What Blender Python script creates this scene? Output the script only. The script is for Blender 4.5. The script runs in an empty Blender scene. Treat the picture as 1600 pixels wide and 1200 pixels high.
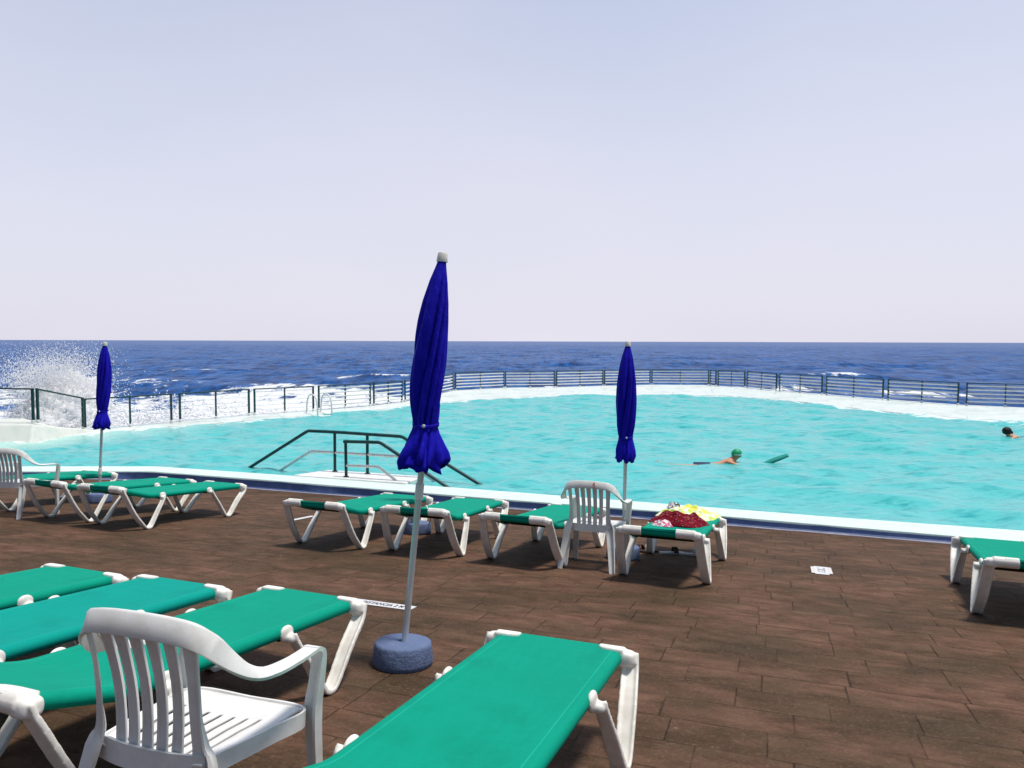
import bpy, bmesh, math, random
import numpy as np
from mathutils import Vector, Matrix

random.seed(7)
R = math.radians
scene = bpy.context.scene
COL = scene.collection

# ------------------------------------------------------------------ camera, sky, sun, exposure
CAM_Z = 2.46                      # the pool's water level is z = 0
FPX = 1160.0                      # focal length in pixels of a 1600 px wide picture
cam_d = bpy.data.cameras.new("camera")
cam = bpy.data.objects.new("camera", cam_d)
COL.objects.link(cam)
cam_d.sensor_fit = 'HORIZONTAL'
cam_d.sensor_width = 36.0
cam_d.lens = 36.0 * FPX / 1600.0
cam_d.clip_start = 0.05
cam_d.clip_end = 60000.0
pitch = math.atan((600 - 533.2) / FPX)
cam.matrix_world = (Matrix.Translation((0, 0, CAM_Z)) @ Matrix.Rotation(R(90) - pitch, 4, 'X')
                    @ Matrix.Rotation(math.atan(4.5 / 1600), 4, 'Z'))
scene.camera = cam

SUN_EL, SUN_AZ = 73.0, 98.0       # azimuth measured clockwise from +Y (towards the sea), to the right
world = bpy.data.worlds.new("World")
scene.world = world
world.use_nodes = True
wn, wl = world.node_tree.nodes, world.node_tree.links
wn.clear()
w_out = wn.new('ShaderNodeOutputWorld')
w_bg = wn.new('ShaderNodeBackground')
w_bg.inputs['Strength'].default_value = 0.1
w_sky = wn.new('ShaderNodeTexSky')
w_sky.sky_type = 'NISHITA'
w_sky.sun_disc = False
w_sky.sun_elevation = R(SUN_EL)
w_sky.sun_rotation = R(SUN_AZ)
w_sky.air_density = 1.0
w_sky.dust_density = 2.0
w_sky.ozone_density = 1.5
# thin high overcast: a soft veil of bright lavender cloud over the clear sky
w_tc = wn.new('ShaderNodeTexCoord')
w_map = wn.new('ShaderNodeMapping')
w_map.inputs['Scale'].default_value = (1.0, 1.0, 2.2)
w_noise = wn.new('ShaderNodeTexNoise')
w_noise.inputs['Scale'].default_value = 1.6
w_noise.inputs['Detail'].default_value = 4.0
w_noise.inputs['Roughness'].default_value = 0.45
w_sep = wn.new('ShaderNodeSeparateXYZ')
w_el = wn.new('ShaderNodeMapRange')        # elevation -> how thick the veil is
w_el.inputs['From Min'].default_value = 0.0
w_el.inputs['From Max'].default_value = 0.62
w_el.inputs['To Min'].default_value = 0.95
w_el.inputs['To Max'].default_value = 0.34
w_add = wn.new('ShaderNodeMath'); w_add.operation = 'MULTIPLY_ADD'
w_add.inputs[1].default_value = 0.42
w_sub = wn.new('ShaderNodeMath'); w_sub.operation = 'SUBTRACT'
w_sub.inputs[1].default_value = 0.21
w_sub.use_clamp = True
w_mix = wn.new('ShaderNodeMix'); w_mix.data_type = 'RGBA'
w_mix.inputs[7].default_value = (7.45, 7.3, 8.6, 1)
wl.new(w_tc.outputs['Generated'], w_map.inputs[0])
wl.new(w_map.outputs[0], w_noise.inputs['Vector'])
wl.new(w_tc.outputs['Generated'], w_sep.inputs[0])
wl.new(w_sep.outputs['Z'], w_el.inputs['Value'])
wl.new(w_noise.outputs['Fac'], w_add.inputs[0])
wl.new(w_el.outputs[0], w_add.inputs[2])
wl.new(w_add.outputs[0], w_sub.inputs[0])
wl.new(w_sub.outputs[0], w_mix.inputs[0])
w_dir = wn.new('ShaderNodeMapRange')  # veil dimmed behind the camera and overhead, added to cut ambient light
w_dir.inputs['From Min'].default_value = -0.35
w_dir.inputs['From Max'].default_value = 0.72
w_dir.inputs['To Min'].default_value = 0.14
w_dir.inputs['To Max'].default_value = 1.0
w_scl = wn.new('ShaderNodeVectorMath'); w_scl.operation = 'SCALE'
w_scl.inputs[0].default_value = (7.45, 7.2, 8.25)
wl.new(w_sep.outputs['Y'], w_dir.inputs['Value'])
wl.new(w_dir.outputs[0], w_scl.inputs['Scale'])
wl.new(w_scl.outputs[0], w_mix.inputs[7])
w_sk2 = wn.new('ShaderNodeVectorMath'); w_sk2.operation = 'MULTIPLY'
w_sk2.inputs[1].default_value = (1.25, 1.50, 1.52)
wl.new(w_sky.outputs[0], w_sk2.inputs[0])
wl.new(w_sk2.outputs[0], w_mix.inputs[6])
wl.new(w_mix.outputs[2], w_bg.inputs['Color'])
wl.new(w_bg.outputs[0], w_out.inputs['Surface'])

sun_d = bpy.data.lights.new("sun", 'SUN')
sun_d.energy = 3.5
sun_d.angle = R(9)
sun_d.color = (1.0, 0.94, 0.86)
sun = bpy.data.objects.new("sun", sun_d)
COL.objects.link(sun)
sd = Vector((math.sin(R(SUN_AZ)) * math.cos(R(SUN_EL)), math.cos(R(SUN_AZ)) * math.cos(R(SUN_EL)), math.sin(R(SUN_EL))))
sun.rotation_euler = sd.to_track_quat('Z', 'Y').to_euler()

vs = scene.view_settings
vs.view_transform = 'Standard'
try:
    vs.look = 'None'
except Exception:
    pass
vs.exposure = 0.12
vs.gamma = 1.0
vs.use_curve_mapping = False
scene.cycles.max_bounces = 10
scene.cycles.diffuse_bounces = 10
scene.cycles.transmission_bounces = 10
scene.cycles.use_denoising = True

# ------------------------------------------------------------------ helpers
KX, KY = -0.0285, -0.0971
def dz(x, y):                     # height of the sloping sun deck
    return CAM_Z - 1.464 + KX * x + KY * y
DN = Vector((-KX, -KY, 1.0)).normalized()

def deck_matrix(x, y, ang, lift=0.0):
    """frame standing on the sloping deck, local x heading at ang degrees, local z along the deck normal"""
    t = R(ang)
    ex = Vector((math.cos(t), math.sin(t), 0))
    ex = (ex - DN * ex.dot(DN)).normalized()
    ey = DN.cross(ex)
    m = Matrix((ex, ey, DN)).transposed().to_4x4()
    m.translation = Vector((x, y, dz(x, y))) + DN * lift
    return m

class MB:
    def __init__(s):
        s.v, s.f = [], []
    def add(s, vs, fs):
        o = len(s.v)
        s.v += [tuple(p) for p in vs]
        s.f += [tuple(i + o for i in f) for f in fs]
    def box(s, c, d, rot=None):
        vs = []
        for x in (-.5, .5):
            for y in (-.5, .5):
                for z in (-.5, .5):
                    p = Vector((x * d[0], y * d[1], z * d[2]))
                    if rot: p = rot @ p
                    vs.append(p + Vector(c))
        s.add(vs, [(0, 1, 3, 2), (4, 6, 7, 5), (0, 4, 5, 1), (2, 3, 7, 6), (0, 2, 6, 4), (1, 5, 7, 3)])
    def rings(s, rings, cap0=True, cap1=True, closed=True):
        n = len(rings[0]); vs = [p for r in rings for p in r]; fs = []
        for i in range(len(rings) - 1):
            for j in range(n if closed else n - 1):
                a, b = i * n + j, i * n + (j + 1) % n
                fs.append((a, b, b + n, a + n))
        if cap0: fs.append(tuple(range(n - 1, -1, -1)))
        if cap1: fs.append(tuple((len(rings) - 1) * n + j for j in range(n)))
        s.add(vs, fs)
    def tube(s, path, r, n=10, caps=True):
        path = [Vector(p) for p in path]
        rr = r if isinstance(r, (list, tuple)) else [r] * len(path)
        up = None; rings = []
        for i, p in enumerate(path):
            a = path[max(0, i - 1)]; b = path[min(len(path) - 1, i + 1)]
            t = (b - a).normalized()
            if up is None:
                up = Vector((0, 0, 1)) if abs(t.z) < .9 else Vector((1, 0, 0))
            u = (up - t * up.dot(t)).normalized(); up = u
            w = t.cross(u)
            rings.append([p + (u * math.cos(2 * math.pi * k / n) + w * math.sin(2 * math.pi * k / n)) * rr[i] for k in range(n)])
        s.rings(rings, caps, caps)
    def sweep(s, path, width, thick, side, sect=None):
        """rectangular (or given) section swept along path; side = width direction (one vector or one per point)"""
        path = [Vector(p) for p in path]; rings = []
        m = len(path)
        W = width if isinstance(width, (list, tuple)) else [width] * m
        T = thick if isinstance(thick, (list, tuple)) else [thick] * m
        S = [Vector(x) for x in side] if isinstance(side, list) else [Vector(side)] * m
        for i, p in enumerate(path):
            a = path[max(0, i - 1)]; b = path[min(m - 1, i + 1)]
            t = (b - a).normalized()
            w = (S[i] - t * S[i].dot(t)).normalized()
            nrm = t.cross(w)
            sec = sect or [(-.5, -.5), (.5, -.5), (.5, .5), (-.5, .5)]
            rings.append([p + w * (q[0] * W[i]) + nrm * (q[1] * T[i]) for q in sec])
        s.rings(rings)
    def sell(s, c, r, e=.55, n=20, k=10):
        pw = lambda v: math.copysign(abs(v) ** e, v)
        rings = []
        for i in range(k + 1):
            a = -math.pi / 2 + .02 + (math.pi - .04) * i / k
            rings.append([Vector(c) + Vector((r[0] * pw(math.cos(a)) * pw(math.cos(2 * math.pi * j / n)), r[1] * pw(math.cos(a)) * pw(math.sin(2 * math.pi * j / n)), r[2] * pw(math.sin(a)))) for j in range(n)])
        s.rings(rings)
    def lathe(s, prof, n=32, c=(0, 0, 0), fn=None):
        rings = []
        for i, (r, z) in enumerate(prof):
            ring = []
            for k in range(n):
                th = 2 * math.pi * k / n
                rr = r if fn is None else fn(r, z, th)
                ring.append((c[0] + rr * math.cos(th), c[1] + rr * math.sin(th), c[2] + z))
            rings.append(ring)
        s.rings(rings)
    def build(s, name, mat, parent=None, smooth=True, angle=40, mods=()):
        me = bpy.data.meshes.new(name)
        me.from_pydata(s.v, [], s.f)
        bm = bmesh.new(); bm.from_mesh(me)
        bmesh.ops.remove_doubles(bm, verts=bm.verts, dist=1e-5)
        bmesh.ops.recalc_face_normals(bm, faces=bm.faces)
        if smooth:
            for f in bm.faces: f.smooth = True
            for e in bm.edges:
                if len(e.link_faces) == 2 and e.calc_face_angle(0) > R(angle): e.smooth = False
        bm.to_mesh(me); bm.free()
        return link(name, me, mat, parent, mods)

def link(name, me, mat, parent=None, mods=()):
    if mat is not None: me.materials.append(mat)
    o = bpy.data.objects.new(name, me)
    COL.objects.link(o)
    if parent is not None: o.parent = parent
    for kind, kw in mods:
        md = o.modifiers.new(kind.lower(), kind)
        for k, v in kw.items(): setattr(md, k, v)
    return o

BEVEL = lambda w, n=2: ('BEVEL', dict(width=w, segments=n, limit_method='ANGLE', angle_limit=R(40)))
SUBS = lambda n=1: ('SUBSURF', dict(levels=n, render_levels=n))
SOLID = lambda t, off=0: ('SOLIDIFY', dict(thickness=t, offset=off))

def fuse(o, voxel, smooth=3):
    """melt the pieces of a moulded part into one continuous skin"""
    md = o.modifiers.new('remesh', 'REMESH'); md.mode = 'VOXEL'; md.voxel_size = voxel; md.use_smooth_shade = True
    md = o.modifiers.new('smooth', 'SMOOTH'); md.factor = .5; md.iterations = smooth
    bpy.context.view_layer.update()
    me = bpy.data.meshes.new_from_object(o.evaluated_get(bpy.context.evaluated_depsgraph_get()))
    o.modifiers.clear(); o.data = me
    for p in me.polygons: p.use_smooth = True
    return o

def thing(name, label, cat, m=None, group=None):
    o = bpy.data.objects.new(name, None)
    o.empty_display_size = .2
    COL.objects.link(o)
    if m is not None: o.matrix_world = m
    return tag(o, label, cat, group)
def tag(o, label=None, cat=None, group=None, kind=None):
    if label: o['label'] = label
    if cat: o['category'] = cat
    if group: o['group'] = group
    if kind: o['kind'] = kind
    return o
def dup(root, m, label):
    def cp(o, p):
        c = o.copy(); COL.objects.link(c)
        if p is not None: c.parent = p
        for ch in o.children: cp(ch, c)
        return c
    r = cp(root, None)
    r.matrix_world = m
    r['label'] = label
    return r

# catmull-rom through points
def spline(pts, n=6):
    P = [Vector(p) for p in pts]; out = []
    for i in range(len(P) - 1):
        p0 = P[max(0, i - 1)]; p1 = P[i]; p2 = P[i + 1]; p3 = P[min(len(P) - 1, i + 2)]
        for k in range(n):
            t = k / n
            out.append(.5 * ((2 * p1) + (p2 - p0) * t + (2 * p0 - 5 * p1 + 4 * p2 - p3) * t * t + (3 * p1 - p0 - 3 * p2 + p3) * t ** 3))
    out.append(P[-1].copy())
    return out
def lerp_list(vals, n):            # resample a short list to n values
    return [float(np.interp(i / (n - 1), np.linspace(0, 1, len(vals)), vals)) for i in range(n)]

# ------------------------------------------------------------------ materials
class NT:
    def __init__(s, name):
        s.m = bpy.data.materials.new(name); s.m.use_nodes = True
        s.t = s.m.node_tree; s.t.nodes.clear()
        s.out = s.n('ShaderNodeOutputMaterial')
        s.b = s.n('ShaderNodeBsdfPrincipled')
        s.l(s.b.outputs[0], s.out.inputs[0])
    def n(s, t, **kw):
        x = s.t.nodes.new(t)
        for k, v in kw.items(): setattr(x, k, v)
        return x
    def l(s, a, b): s.t.links.new(a, b)
    def coord(s, kind='Object'):
        return s.n('ShaderNodeTexCoord').outputs[kind]
    def noise(s, vec, scale, detail=3, rough=.5, w=None):
        x = s.n('ShaderNodeTexNoise')
        x.inputs['Scale'].default_value = scale; x.inputs['Detail'].default_value = detail
        x.inputs['Roughness'].default_value = rough
        if vec is not None: s.l(vec, x.inputs['Vector'])
        return x.outputs['Fac']
    def mapping(s, vec, scale=(1, 1, 1), rot=(0, 0, 0)):
        x = s.n('ShaderNodeMapping'); x.inputs['Scale'].default_value = scale; x.inputs['Rotation'].default_value = rot
        s.l(vec, x.inputs[0]); return x.outputs[0]
    def math(s, op, a, b=None, c=None, clamp=False):
        x = s.n('ShaderNodeMath', operation=op); x.use_clamp = clamp
        for i, v in enumerate((a, b, c)):
            if v is None: continue
            if isinstance(v, (int, float)): x.inputs[i].default_value = v
            else: s.l(v, x.inputs[i])
        return x.outputs[0]
    def ramp(s, fac, stops):
        x = s.n('ShaderNodeValToRGB')
        e = x.color_ramp.elements
        while len(e) < len(stops): e.new(.5)
        for k, (p, c) in enumerate(stops):
            e[k].position = p; e[k].color = (c, c, c, 1) if isinstance(c, (int, float)) else (*c, 1)
        s.l(fac, x.inputs[0]); return x.outputs[0]
    def mix(s, fac, a, b, blend='MIX'):
        x = s.n('ShaderNodeMix', data_type='RGBA', blend_type=blend)
        for i, v in ((0, fac), (6, a), (7, b)):
            if isinstance(v, (int, float)): x.inputs[i].default_value = v
            elif isinstance(v, tuple): x.inputs[i].default_value = (*v, 1)
            else: s.l(v, x.inputs[i])
        return x.outputs[2]
    def bump(s, h, strength=.3, dist=.01, normal=None):
        x = s.n('ShaderNodeBump'); x.inputs['Strength'].default_value = strength; x.inputs['Distance'].default_value = dist
        s.l(h, x.inputs['Height'])
        if normal is not None: s.l(normal, x.inputs['Normal'])
        return x.outputs[0]
    def set(s, **kw):
        for k, v in kw.items():
            k = {'base': 'Base Color', 'rough': 'Roughness', 'spec': 'Specular IOR Level', 'normal': 'Normal', 'metal': 'Metallic', 'ior': 'IOR',
                 'sheen': 'Sheen Weight', 'coat': 'Coat Weight', 'sss': 'Subsurface Weight', 'trans': 'Transmission Weight'}[k]
            i = s.b.inputs[k]
            if isinstance(v, (int, float)): i.default_value = v
            elif isinstance(v, tuple): i.default_value = (*v, 1)
            else: s.l(v, i)
        return s.m

def mat_plastic(name, c1, c2, rough=.4, grime=.20):
    t = NT(name); co = t.coord()
    n = t.noise(co, 9, 5, .6)
    c = t.mix(t.ramp(n, [(.42, 0.), (.68, 1.)]), c1, c2)
    smudge = t.ramp(t.noise(co, 17, 6, .7), [(.54, 0.), (.72, grime)])
    c = t.mix(smudge, c, tuple(v * k for v, k in zip(c2, (.62, .56, .47))))
    scr = t.ramp(t.noise(t.mapping(co, (9, 70, 30)), 1.0, 3, .6), [(.70, 0.), (.78, grime)])
    c = t.mix(scr, c, tuple(v * .6 for v in c2))
    fine = t.noise(co, 160, 2)
    return t.set(base=c, rough=t.math('MULTIPLY_ADD', n, .30, rough - .10), normal=t.bump(fine, .10, .002, t.bump(t.noise(co, 6, 2), .12, .01)), spec=.35)
def mat_fabric(name, c1, c2, rough=.72, spec=.05, stretch=(3, 22, 3)):
    t = NT(name); co = t.coord()
    n = t.noise(t.mapping(co, stretch), 1.6, 4, .6)
    n2 = t.noise(co, 2.2, 4, .6)
    c = t.mix(t.math('ADD', t.math('MULTIPLY', n, .5), t.math('MULTIPLY', n2, .5)), c1, c2)
    sep = t.n('ShaderNodeSeparateXYZ'); t.l(co, sep.inputs[0])
    ay = t.math('ABSOLUTE', sep.outputs[1])
    hem = t.math('LESS_THAN', t.math('ABSOLUTE', t.math('SUBTRACT', ay, .262)), .0022)   # stitched hem along both rails
    pale = tuple(min(1, v * 1.5 + .02) for v in c2)
    c = t.mix(t.math('MULTIPLY', hem, .45), c, pale)
    worn = t.ramp(t.noise(t.mapping(co, (2.0, 3.0, 2.0)), 1.9, 5, .65), [(.50, 0.), (.72, .35)])
    c = t.mix(worn, c, tuple(v * .72 for v in c1))
    scr = t.ramp(t.noise(t.mapping(co, (4, 60, 4)), 1.3, 3, .6), [(.70, 0.), (.76, .30)])
    c = t.mix(scr, c, pale)
    weave = t.noise(t.mapping(co, (1, 1.6, 1)), 420, 1)
    wr = t.noise(t.mapping(co, (1.0, 4, 1)), 3.2, 4, .55)
    pull = t.noise(t.mapping(co, (7, 1.2, 1)), 1.8, 3)
    nb = t.bump(wr, .35, .02); nb = t.bump(pull, .22, .02, nb)
    nb = t.bump(hem, .5, .002, nb)
    return t.set(base=c, rough=rough, spec=spec, normal=t.bump(weave, .18, .001, nb))

M = {}
M['plastic'] = mat_plastic('white_resin', (.80, .77, .72), (.68, .64, .58), .38)
M['chair'] = mat_plastic('white_chair_resin', (.72, .71, .69), (.62, .60, .57), .36)
M['green'] = mat_fabric('green_sling', (.002, .225, .148), (.003, .30, .205))
M['teal'] = mat_fabric('teal_sling', (.002, .235, .190), (.004, .30, .250))
M['dark'] = mat_fabric('dark_support_and_shade', (.010, .016, .013), (.02, .03, .024))
M['steel_paint'] = mat_plastic('dark_green_paint', (.006, .045, .047), (.012, .065, .066), .35)
M['white_paint'] = mat_plastic('white_paint', (.76, .76, .74), (.62, .62, .60), .4, .08)

def mat_canopy():
    t = NT('blue_canvas'); co = t.coord()
    n = t.noise(t.mapping(co, (6, 6, 1)), 2.5, 4, .6)
    c = t.mix(n, (.005, .003, .33), (.012, .009, .48))
    wr = t.noise(t.mapping(co, (13, 13, 4.0)), 1.5, 5, .6)
    weave = t.noise(co, 500, 1)
    return t.set(base=c, rough=.8, spec=.12, normal=t.bump(weave, .1, .001, t.bump(wr, .55, .03)))
M['canopy'] = mat_canopy()
def mat_metal():
    t = NT('aluminium_pole'); co = t.coord()
    n = t.noise(t.mapping(co, (30, 30, 2)), 3, 4, .6)
    return t.set(base=t.mix(n, (.55, .60, .62), (.72, .76, .78)), metal=.55, rough=t.math('MULTIPLY_ADD', n, .3, .28))
M['metal'] = mat_metal()
def mat_base():
    t = NT('blue_painted_concrete'); co = t.coord()
    n = t.noise(co, 14, 6, .6)
    chips = t.ramp(t.noise(co, 30, 4, .7), [(.66, 0.), (.70, 1.)])
    c = t.mix(n, (.085, .12, .225), (.135, .18, .31))
    c = t.mix(t.math('MULTIPLY', chips, .5), c, (.03, .04, .09))
    return t.set(base=c, rough=.75, normal=t.bump(t.noise(co, 38, 6, .65), .8, .012), spec=.3)
M['base'] = mat_base()
def mat_deck():
    t = NT('brown_paving'); co = t.coord()
    ang = R(-19.5)
    sep = t.n('ShaderNodeSeparateXYZ'); t.l(co, sep.inputs[0])
    X, Y = sep.outputs[0], sep.outputs[1]
    u = t.math('ADD', t.math('MULTIPLY', X, math.cos(ang)), t.math('MULTIPLY', Y, math.sin(ang)))
    v = t.math('ADD', t.math('MULTIPLY', X, -math.sin(ang)), t.math('MULTIPLY', Y, math.cos(ang)))
    # slightly wavering joint lines
    wob = t.noise(co, 3.0, 3)
    v = t.math('ADD', v, t.math('MULTIPLY', t.math('SUBTRACT', wob, .5), .022))
    row = t.math('FLOOR', t.math('DIVIDE', v, .275))
    fv = t.math('FRACT', t.math('DIVIDE', v, .275))
    wr = t.n('ShaderNodeTexWhiteNoise', noise_dimensions='1D'); t.l(row, wr.inputs['W'])
    uu = t.math('ADD', t.math('DIVIDE', t.math('ADD', u, t.math('MULTIPLY', t.math('SINE', t.math('ADD', t.math('MULTIPLY', u, 2.7), t.math('MULTIPLY', row, 1.7))), .09)), .50), t.math('MULTIPLY', wr.outputs['Value'], 7.3))
    cell = t.math('FLOOR', uu); fu = t.math('FRACT', uu)
    comb = t.n('ShaderNodeCombineXYZ'); t.l(cell, comb.inputs[0]); t.l(row, comb.inputs[1])
    wc = t.n('ShaderNodeTexWhiteNoise', noise_dimensions='2D'); t.l(comb.outputs[0], wc.inputs['Vector'])
    rnd = wc.outputs['Value']
    # joint distances in metres
    dv = t.math('MULTIPLY', t.math('MINIMUM', fv, t.math('SUBTRACT', 1.0, fv)), .275)
    du = t.math('MULTIPLY', t.math('MINIMUM', fu, t.math('SUBTRACT', 1.0, fu)), .50)
    d = t.math('MINIMUM', t.math('MULTIPLY', dv, 1.5), du)
    jn = t.noise(co, 6.0, 3)
    d2 = t.math('SUBTRACT', d, t.math('MULTIPLY', t.math('SUBTRACT', jn, .5), .010))
    joint = t.math('MULTIPLY', t.ramp(d2, [(.0005, 1.), (.0060, 0.)]), t.ramp(t.noise(co, 2.3, 4, .6), [(.36, .15), (.56, 1.)]))
    # wood-like grain along the rows, big blotches of wear, pale specks
    gcomb = t.n('ShaderNodeCombineXYZ'); t.l(u, gcomb.inputs[0]); t.l(t.math('MULTIPLY', v, 2.0), gcomb.inputs[1]); t.l(t.math('MULTIPLY', rnd, 9.0), gcomb.inputs[2])
    g = t.noise(gcomb.outputs[0], 4.2, 7, .66)
    blot = t.noise(t.mapping(co, (.7, 1.5, 1), (0, 0, ang)), 1.5, 4, .6)
    fine = t.noise(co, 55, 5, .7)
    c = t.mix(t.ramp(g, [(.30, 0.), (.72, 1.)]), (.050, .026, .015), (.170, .089, .057))
    c = t.mix(t.ramp(blot, [(.36, .80), (.62, 0.)]), c, (.036, .026, .013))
    olive = t.noise(t.mapping(co, (1.1, 2.0, 1), (0, 0, ang)), 2.3, 5, .6)
    c = t.mix(t.ramp(olive, [(.50, 0.), (.68, .40)]), c, (.085, .060, .034))
    c = t.mix(t.math('MULTIPLY', t.ramp(rnd, [(0., 0.), (1., 1.)]), .10), c, (.15, .075, .05))
    c = t.mix(t.math('MULTIPLY', t.ramp(fine, [(.52, 0.), (.78, 1.)]), .45), c, (.25, .16, .12))
    vor = t.n('ShaderNodeTexVoronoi'); vor.inputs['Scale'].default_value = 5.5; t.l(co, vor.inputs['Vector'])
    sp = t.ramp(vor.outputs['Distance'], [(.045, 1.), (.06, 0.)])
    c = t.mix(t.math('MULTIPLY', sp, t.ramp(t.noise(co, 1.7, 3), [(.5, 0.), (.62, .55)])), c, (.42, .32, .24))
    pit = t.ramp(t.noise(gcomb.outputs[0], 16, 3, .6), [(.27, 1.), (.34, 0.)])
    c = t.mix(t.math('MULTIPLY', pit, .45), c, (.018, .012, .008))
    c = t.mix(t.math('MULTIPLY', joint, .62), c, (.012, .009, .007))
    h = t.math('SUBTRACT', t.math('ADD', t.math('MULTIPLY', g, .5), t.math('MULTIPLY', fine, .4)), t.math('ADD', t.math('MULTIPLY', joint, 1.6), t.math('MULTIPLY', pit, .6)))
    h = t.math('ADD', h, t.math('MULTIPLY', rnd, .35))
    return t.set(base=c, rough=t.math('MULTIPLY_ADD', g, -.25, .9), spec=.10, normal=t.bump(h, .65, .008))
M['deck'] = mat_deck()
def mat_paintwall(name, c1, c2, rough=.6, scale=5):
    t = NT(name); co = t.coord()
    n = t.noise(co, scale, 6, .65); f = t.noise(co, scale * 12, 4, .6)
    c = t.mix(t.ramp(n, [(.35, 0.), (.7, 1.)]), c1, c2)
    return t.set(base=c, rough=rough, spec=.3, normal=t.bump(f, .35, .01))
M['mint'] = mat_paintwall('mint_coping_paint', (.56, .70, .645), (.64, .76, .71))
M['blue_wall'] = mat_paintwall('blue_kerb_paint', (.045, .080, .20), (.075, .12, .27))
M['grey_strip'] = mat_paintwall('faded_paint_edge', (.18, .18, .24), (.30, .29, .34), .8, 9)
M['ledge_plain'] = mat_paintwall('white_wet_ledge', (.84, .84, .81), (.64, .76, .74), .35, 3.2)
def mat_ledge():
    t = NT('white_wet_concrete'); co = t.coord()
    n = t.noise(co, 2.6, 7, .68); m2 = t.noise(t.mapping(co, (.6, .6, 1)), 1.1, 5, .6)
    c = t.mix(t.ramp(n, [(.40, 0.), (.66, 1.)]), (.70, .72, .69), (.50, .62, .60))
    c = t.mix(t.ramp(m2, [(.50, 0.), (.70, .6)]), c, (.40, .45, .41))
    vor = t.n('ShaderNodeTexVoronoi', feature='DISTANCE_TO_EDGE'); vor.inputs['Scale'].default_value = .55; t.l(co, vor.inputs['Vector'])
    crack = t.ramp(vor.outputs['Distance'], [(.0, .6), (.012, 0.)])
    c = t.mix(crack, c, (.30, .34, .33))
    return t.set(base=c, rough=t.math('MULTIPLY_ADD', n, .5, .15), spec=.4, normal=t.bump(t.noise(co, 22, 5, .6), .35, .012))
M['ledge'] = mat_ledge()
M['wall_white'] = mat_paintwall('white_weathered_wall', (.66, .66, .61), (.52, .57, .52), .6, 2.5)
M['basin'] = mat_paintwall('turquoise_basin_paint', (.05, .45, .45), (.08, .52, .50))

def mat_pool():
    t = NT('pool_water'); co = t.coord()
    at = t.n('ShaderNodeAttribute', attribute_name='foam')
    a2 = t.n('ShaderNodeAttribute', attribute_name='shallow')
    n = t.noise(t.mapping(co, (.7, 1.9, 1), (0, 0, R(-6))), 3.4, 6, .6)
    c = t.mix(t.ramp(n, [(.33, 0.), (.50, 1.)]), (.024, .315, .335), (.085, .455, .455))  # darker patches paint in ripple facets that reflect less sky
    c = t.mix(a2.outputs['Fac'], c, (.50, .68, .60))
    fn = t.noise(t.mapping(co, (1.0, 2.2, 1)), 3.2, 6, .65)
    fm = t.math('MULTIPLY', t.ramp(t.math('ADD', t.math('MULTIPLY', fn, .9), t.math('MULTIPLY', at.outputs['Fac'], .62)), [(.80, 0.), (.90, 1.)]), .92)
    c = t.mix(fm, c, (.68, .74, .73))
    b1 = t.noise(t.mapping(co, (1, 1.5, 1), (0, 0, R(-15))), 4.0, 5, .55)
    b2 = t.noise(t.mapping(co, (1, 1.4, 1), (0, 0, R(20))), 7.5, 3, .5)
    nb = t.bump(b1, .42, .085)
    return t.set(base=c, rough=t.math('MULTIPLY_ADD', fm, .5, .16), ior=1.33, spec=.28, normal=t.bump(b2, .32, .03, nb))
M['pool'] = mat_pool()
def mat_sea():
    t = NT('sea_water'); co = t.coord()
    at = t.n('ShaderNodeAttribute', attribute_name='foam')
    n = t.noise(t.mapping(co, (.22, .05, 1)), 1.0, 7, .66)
    n2 = t.noise(t.mapping(co, (.95, .24, 1)), 1.0, 6, .65)
    k = t.math('ADD', t.math('MULTIPLY', n, .32), t.math('MULTIPLY', n2, .68))
    c = t.mix(t.ramp(k, [(.425, 0.), (.575, 1.)]), (.003, .034, .135), (.018, .105, .33))  # two blues paint the light facets and dark troughs of the waves
    fn = t.noise(t.mapping(co, (1, .55, 1)), .55, 9, .72)
    fm = t.ramp(t.math('ADD', t.math('MULTIPLY', fn, 1.25), t.math('MULTIPLY', at.outputs['Fac'], .42)), [(.93, 0.), (1.16, 1.)])
    c = t.mix(fm, c, (.70, .71, .73))
    b1 = t.noise(t.mapping(co, (.6, .22, 1)), 1.0, 7, .65)
    b2 = t.noise(co, 1.8, 4, .6)
    nb = t.bump(b1, .8, .9)
    return t.set(base=c, rough=t.math('MULTIPLY_ADD', fm, .5, .28), ior=1.33, spec=.04, normal=t.bump(b2, .5, .12, nb))
M['sea'] = mat_sea()
def mat_spray():
    t = NT('white_spray')
    d = t.n('ShaderNodeBsdfDiffuse'); d.inputs[0].default_value = (.98, .98, .985, 1)
    tr = t.n('ShaderNodeBsdfTranslucent'); tr.inputs[0].default_value = (.98, .98, .985, 1)
    mx = t.n('ShaderNodeMixShader'); mx.inputs[0].default_value = .42
    t.l(d.outputs[0], mx.inputs[1]); t.l(tr.outputs[0], mx.inputs[2]); t.l(mx.outputs[0], t.out.inputs[0])
    t.t.nodes.remove(t.b)
    return t.m
M['spray'] = mat_spray()
def mat_simple(name, c1, c2, scale=6, rough=.6, spec=.3, bump=.2):
    t = NT(name); co = t.coord(); n = t.noise(co, scale, 4, .6)
    return t.set(base=t.mix(n, c1, c2), rough=rough, spec=spec, normal=t.bump(t.noise(co, scale * 8, 3), bump, .004))

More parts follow.
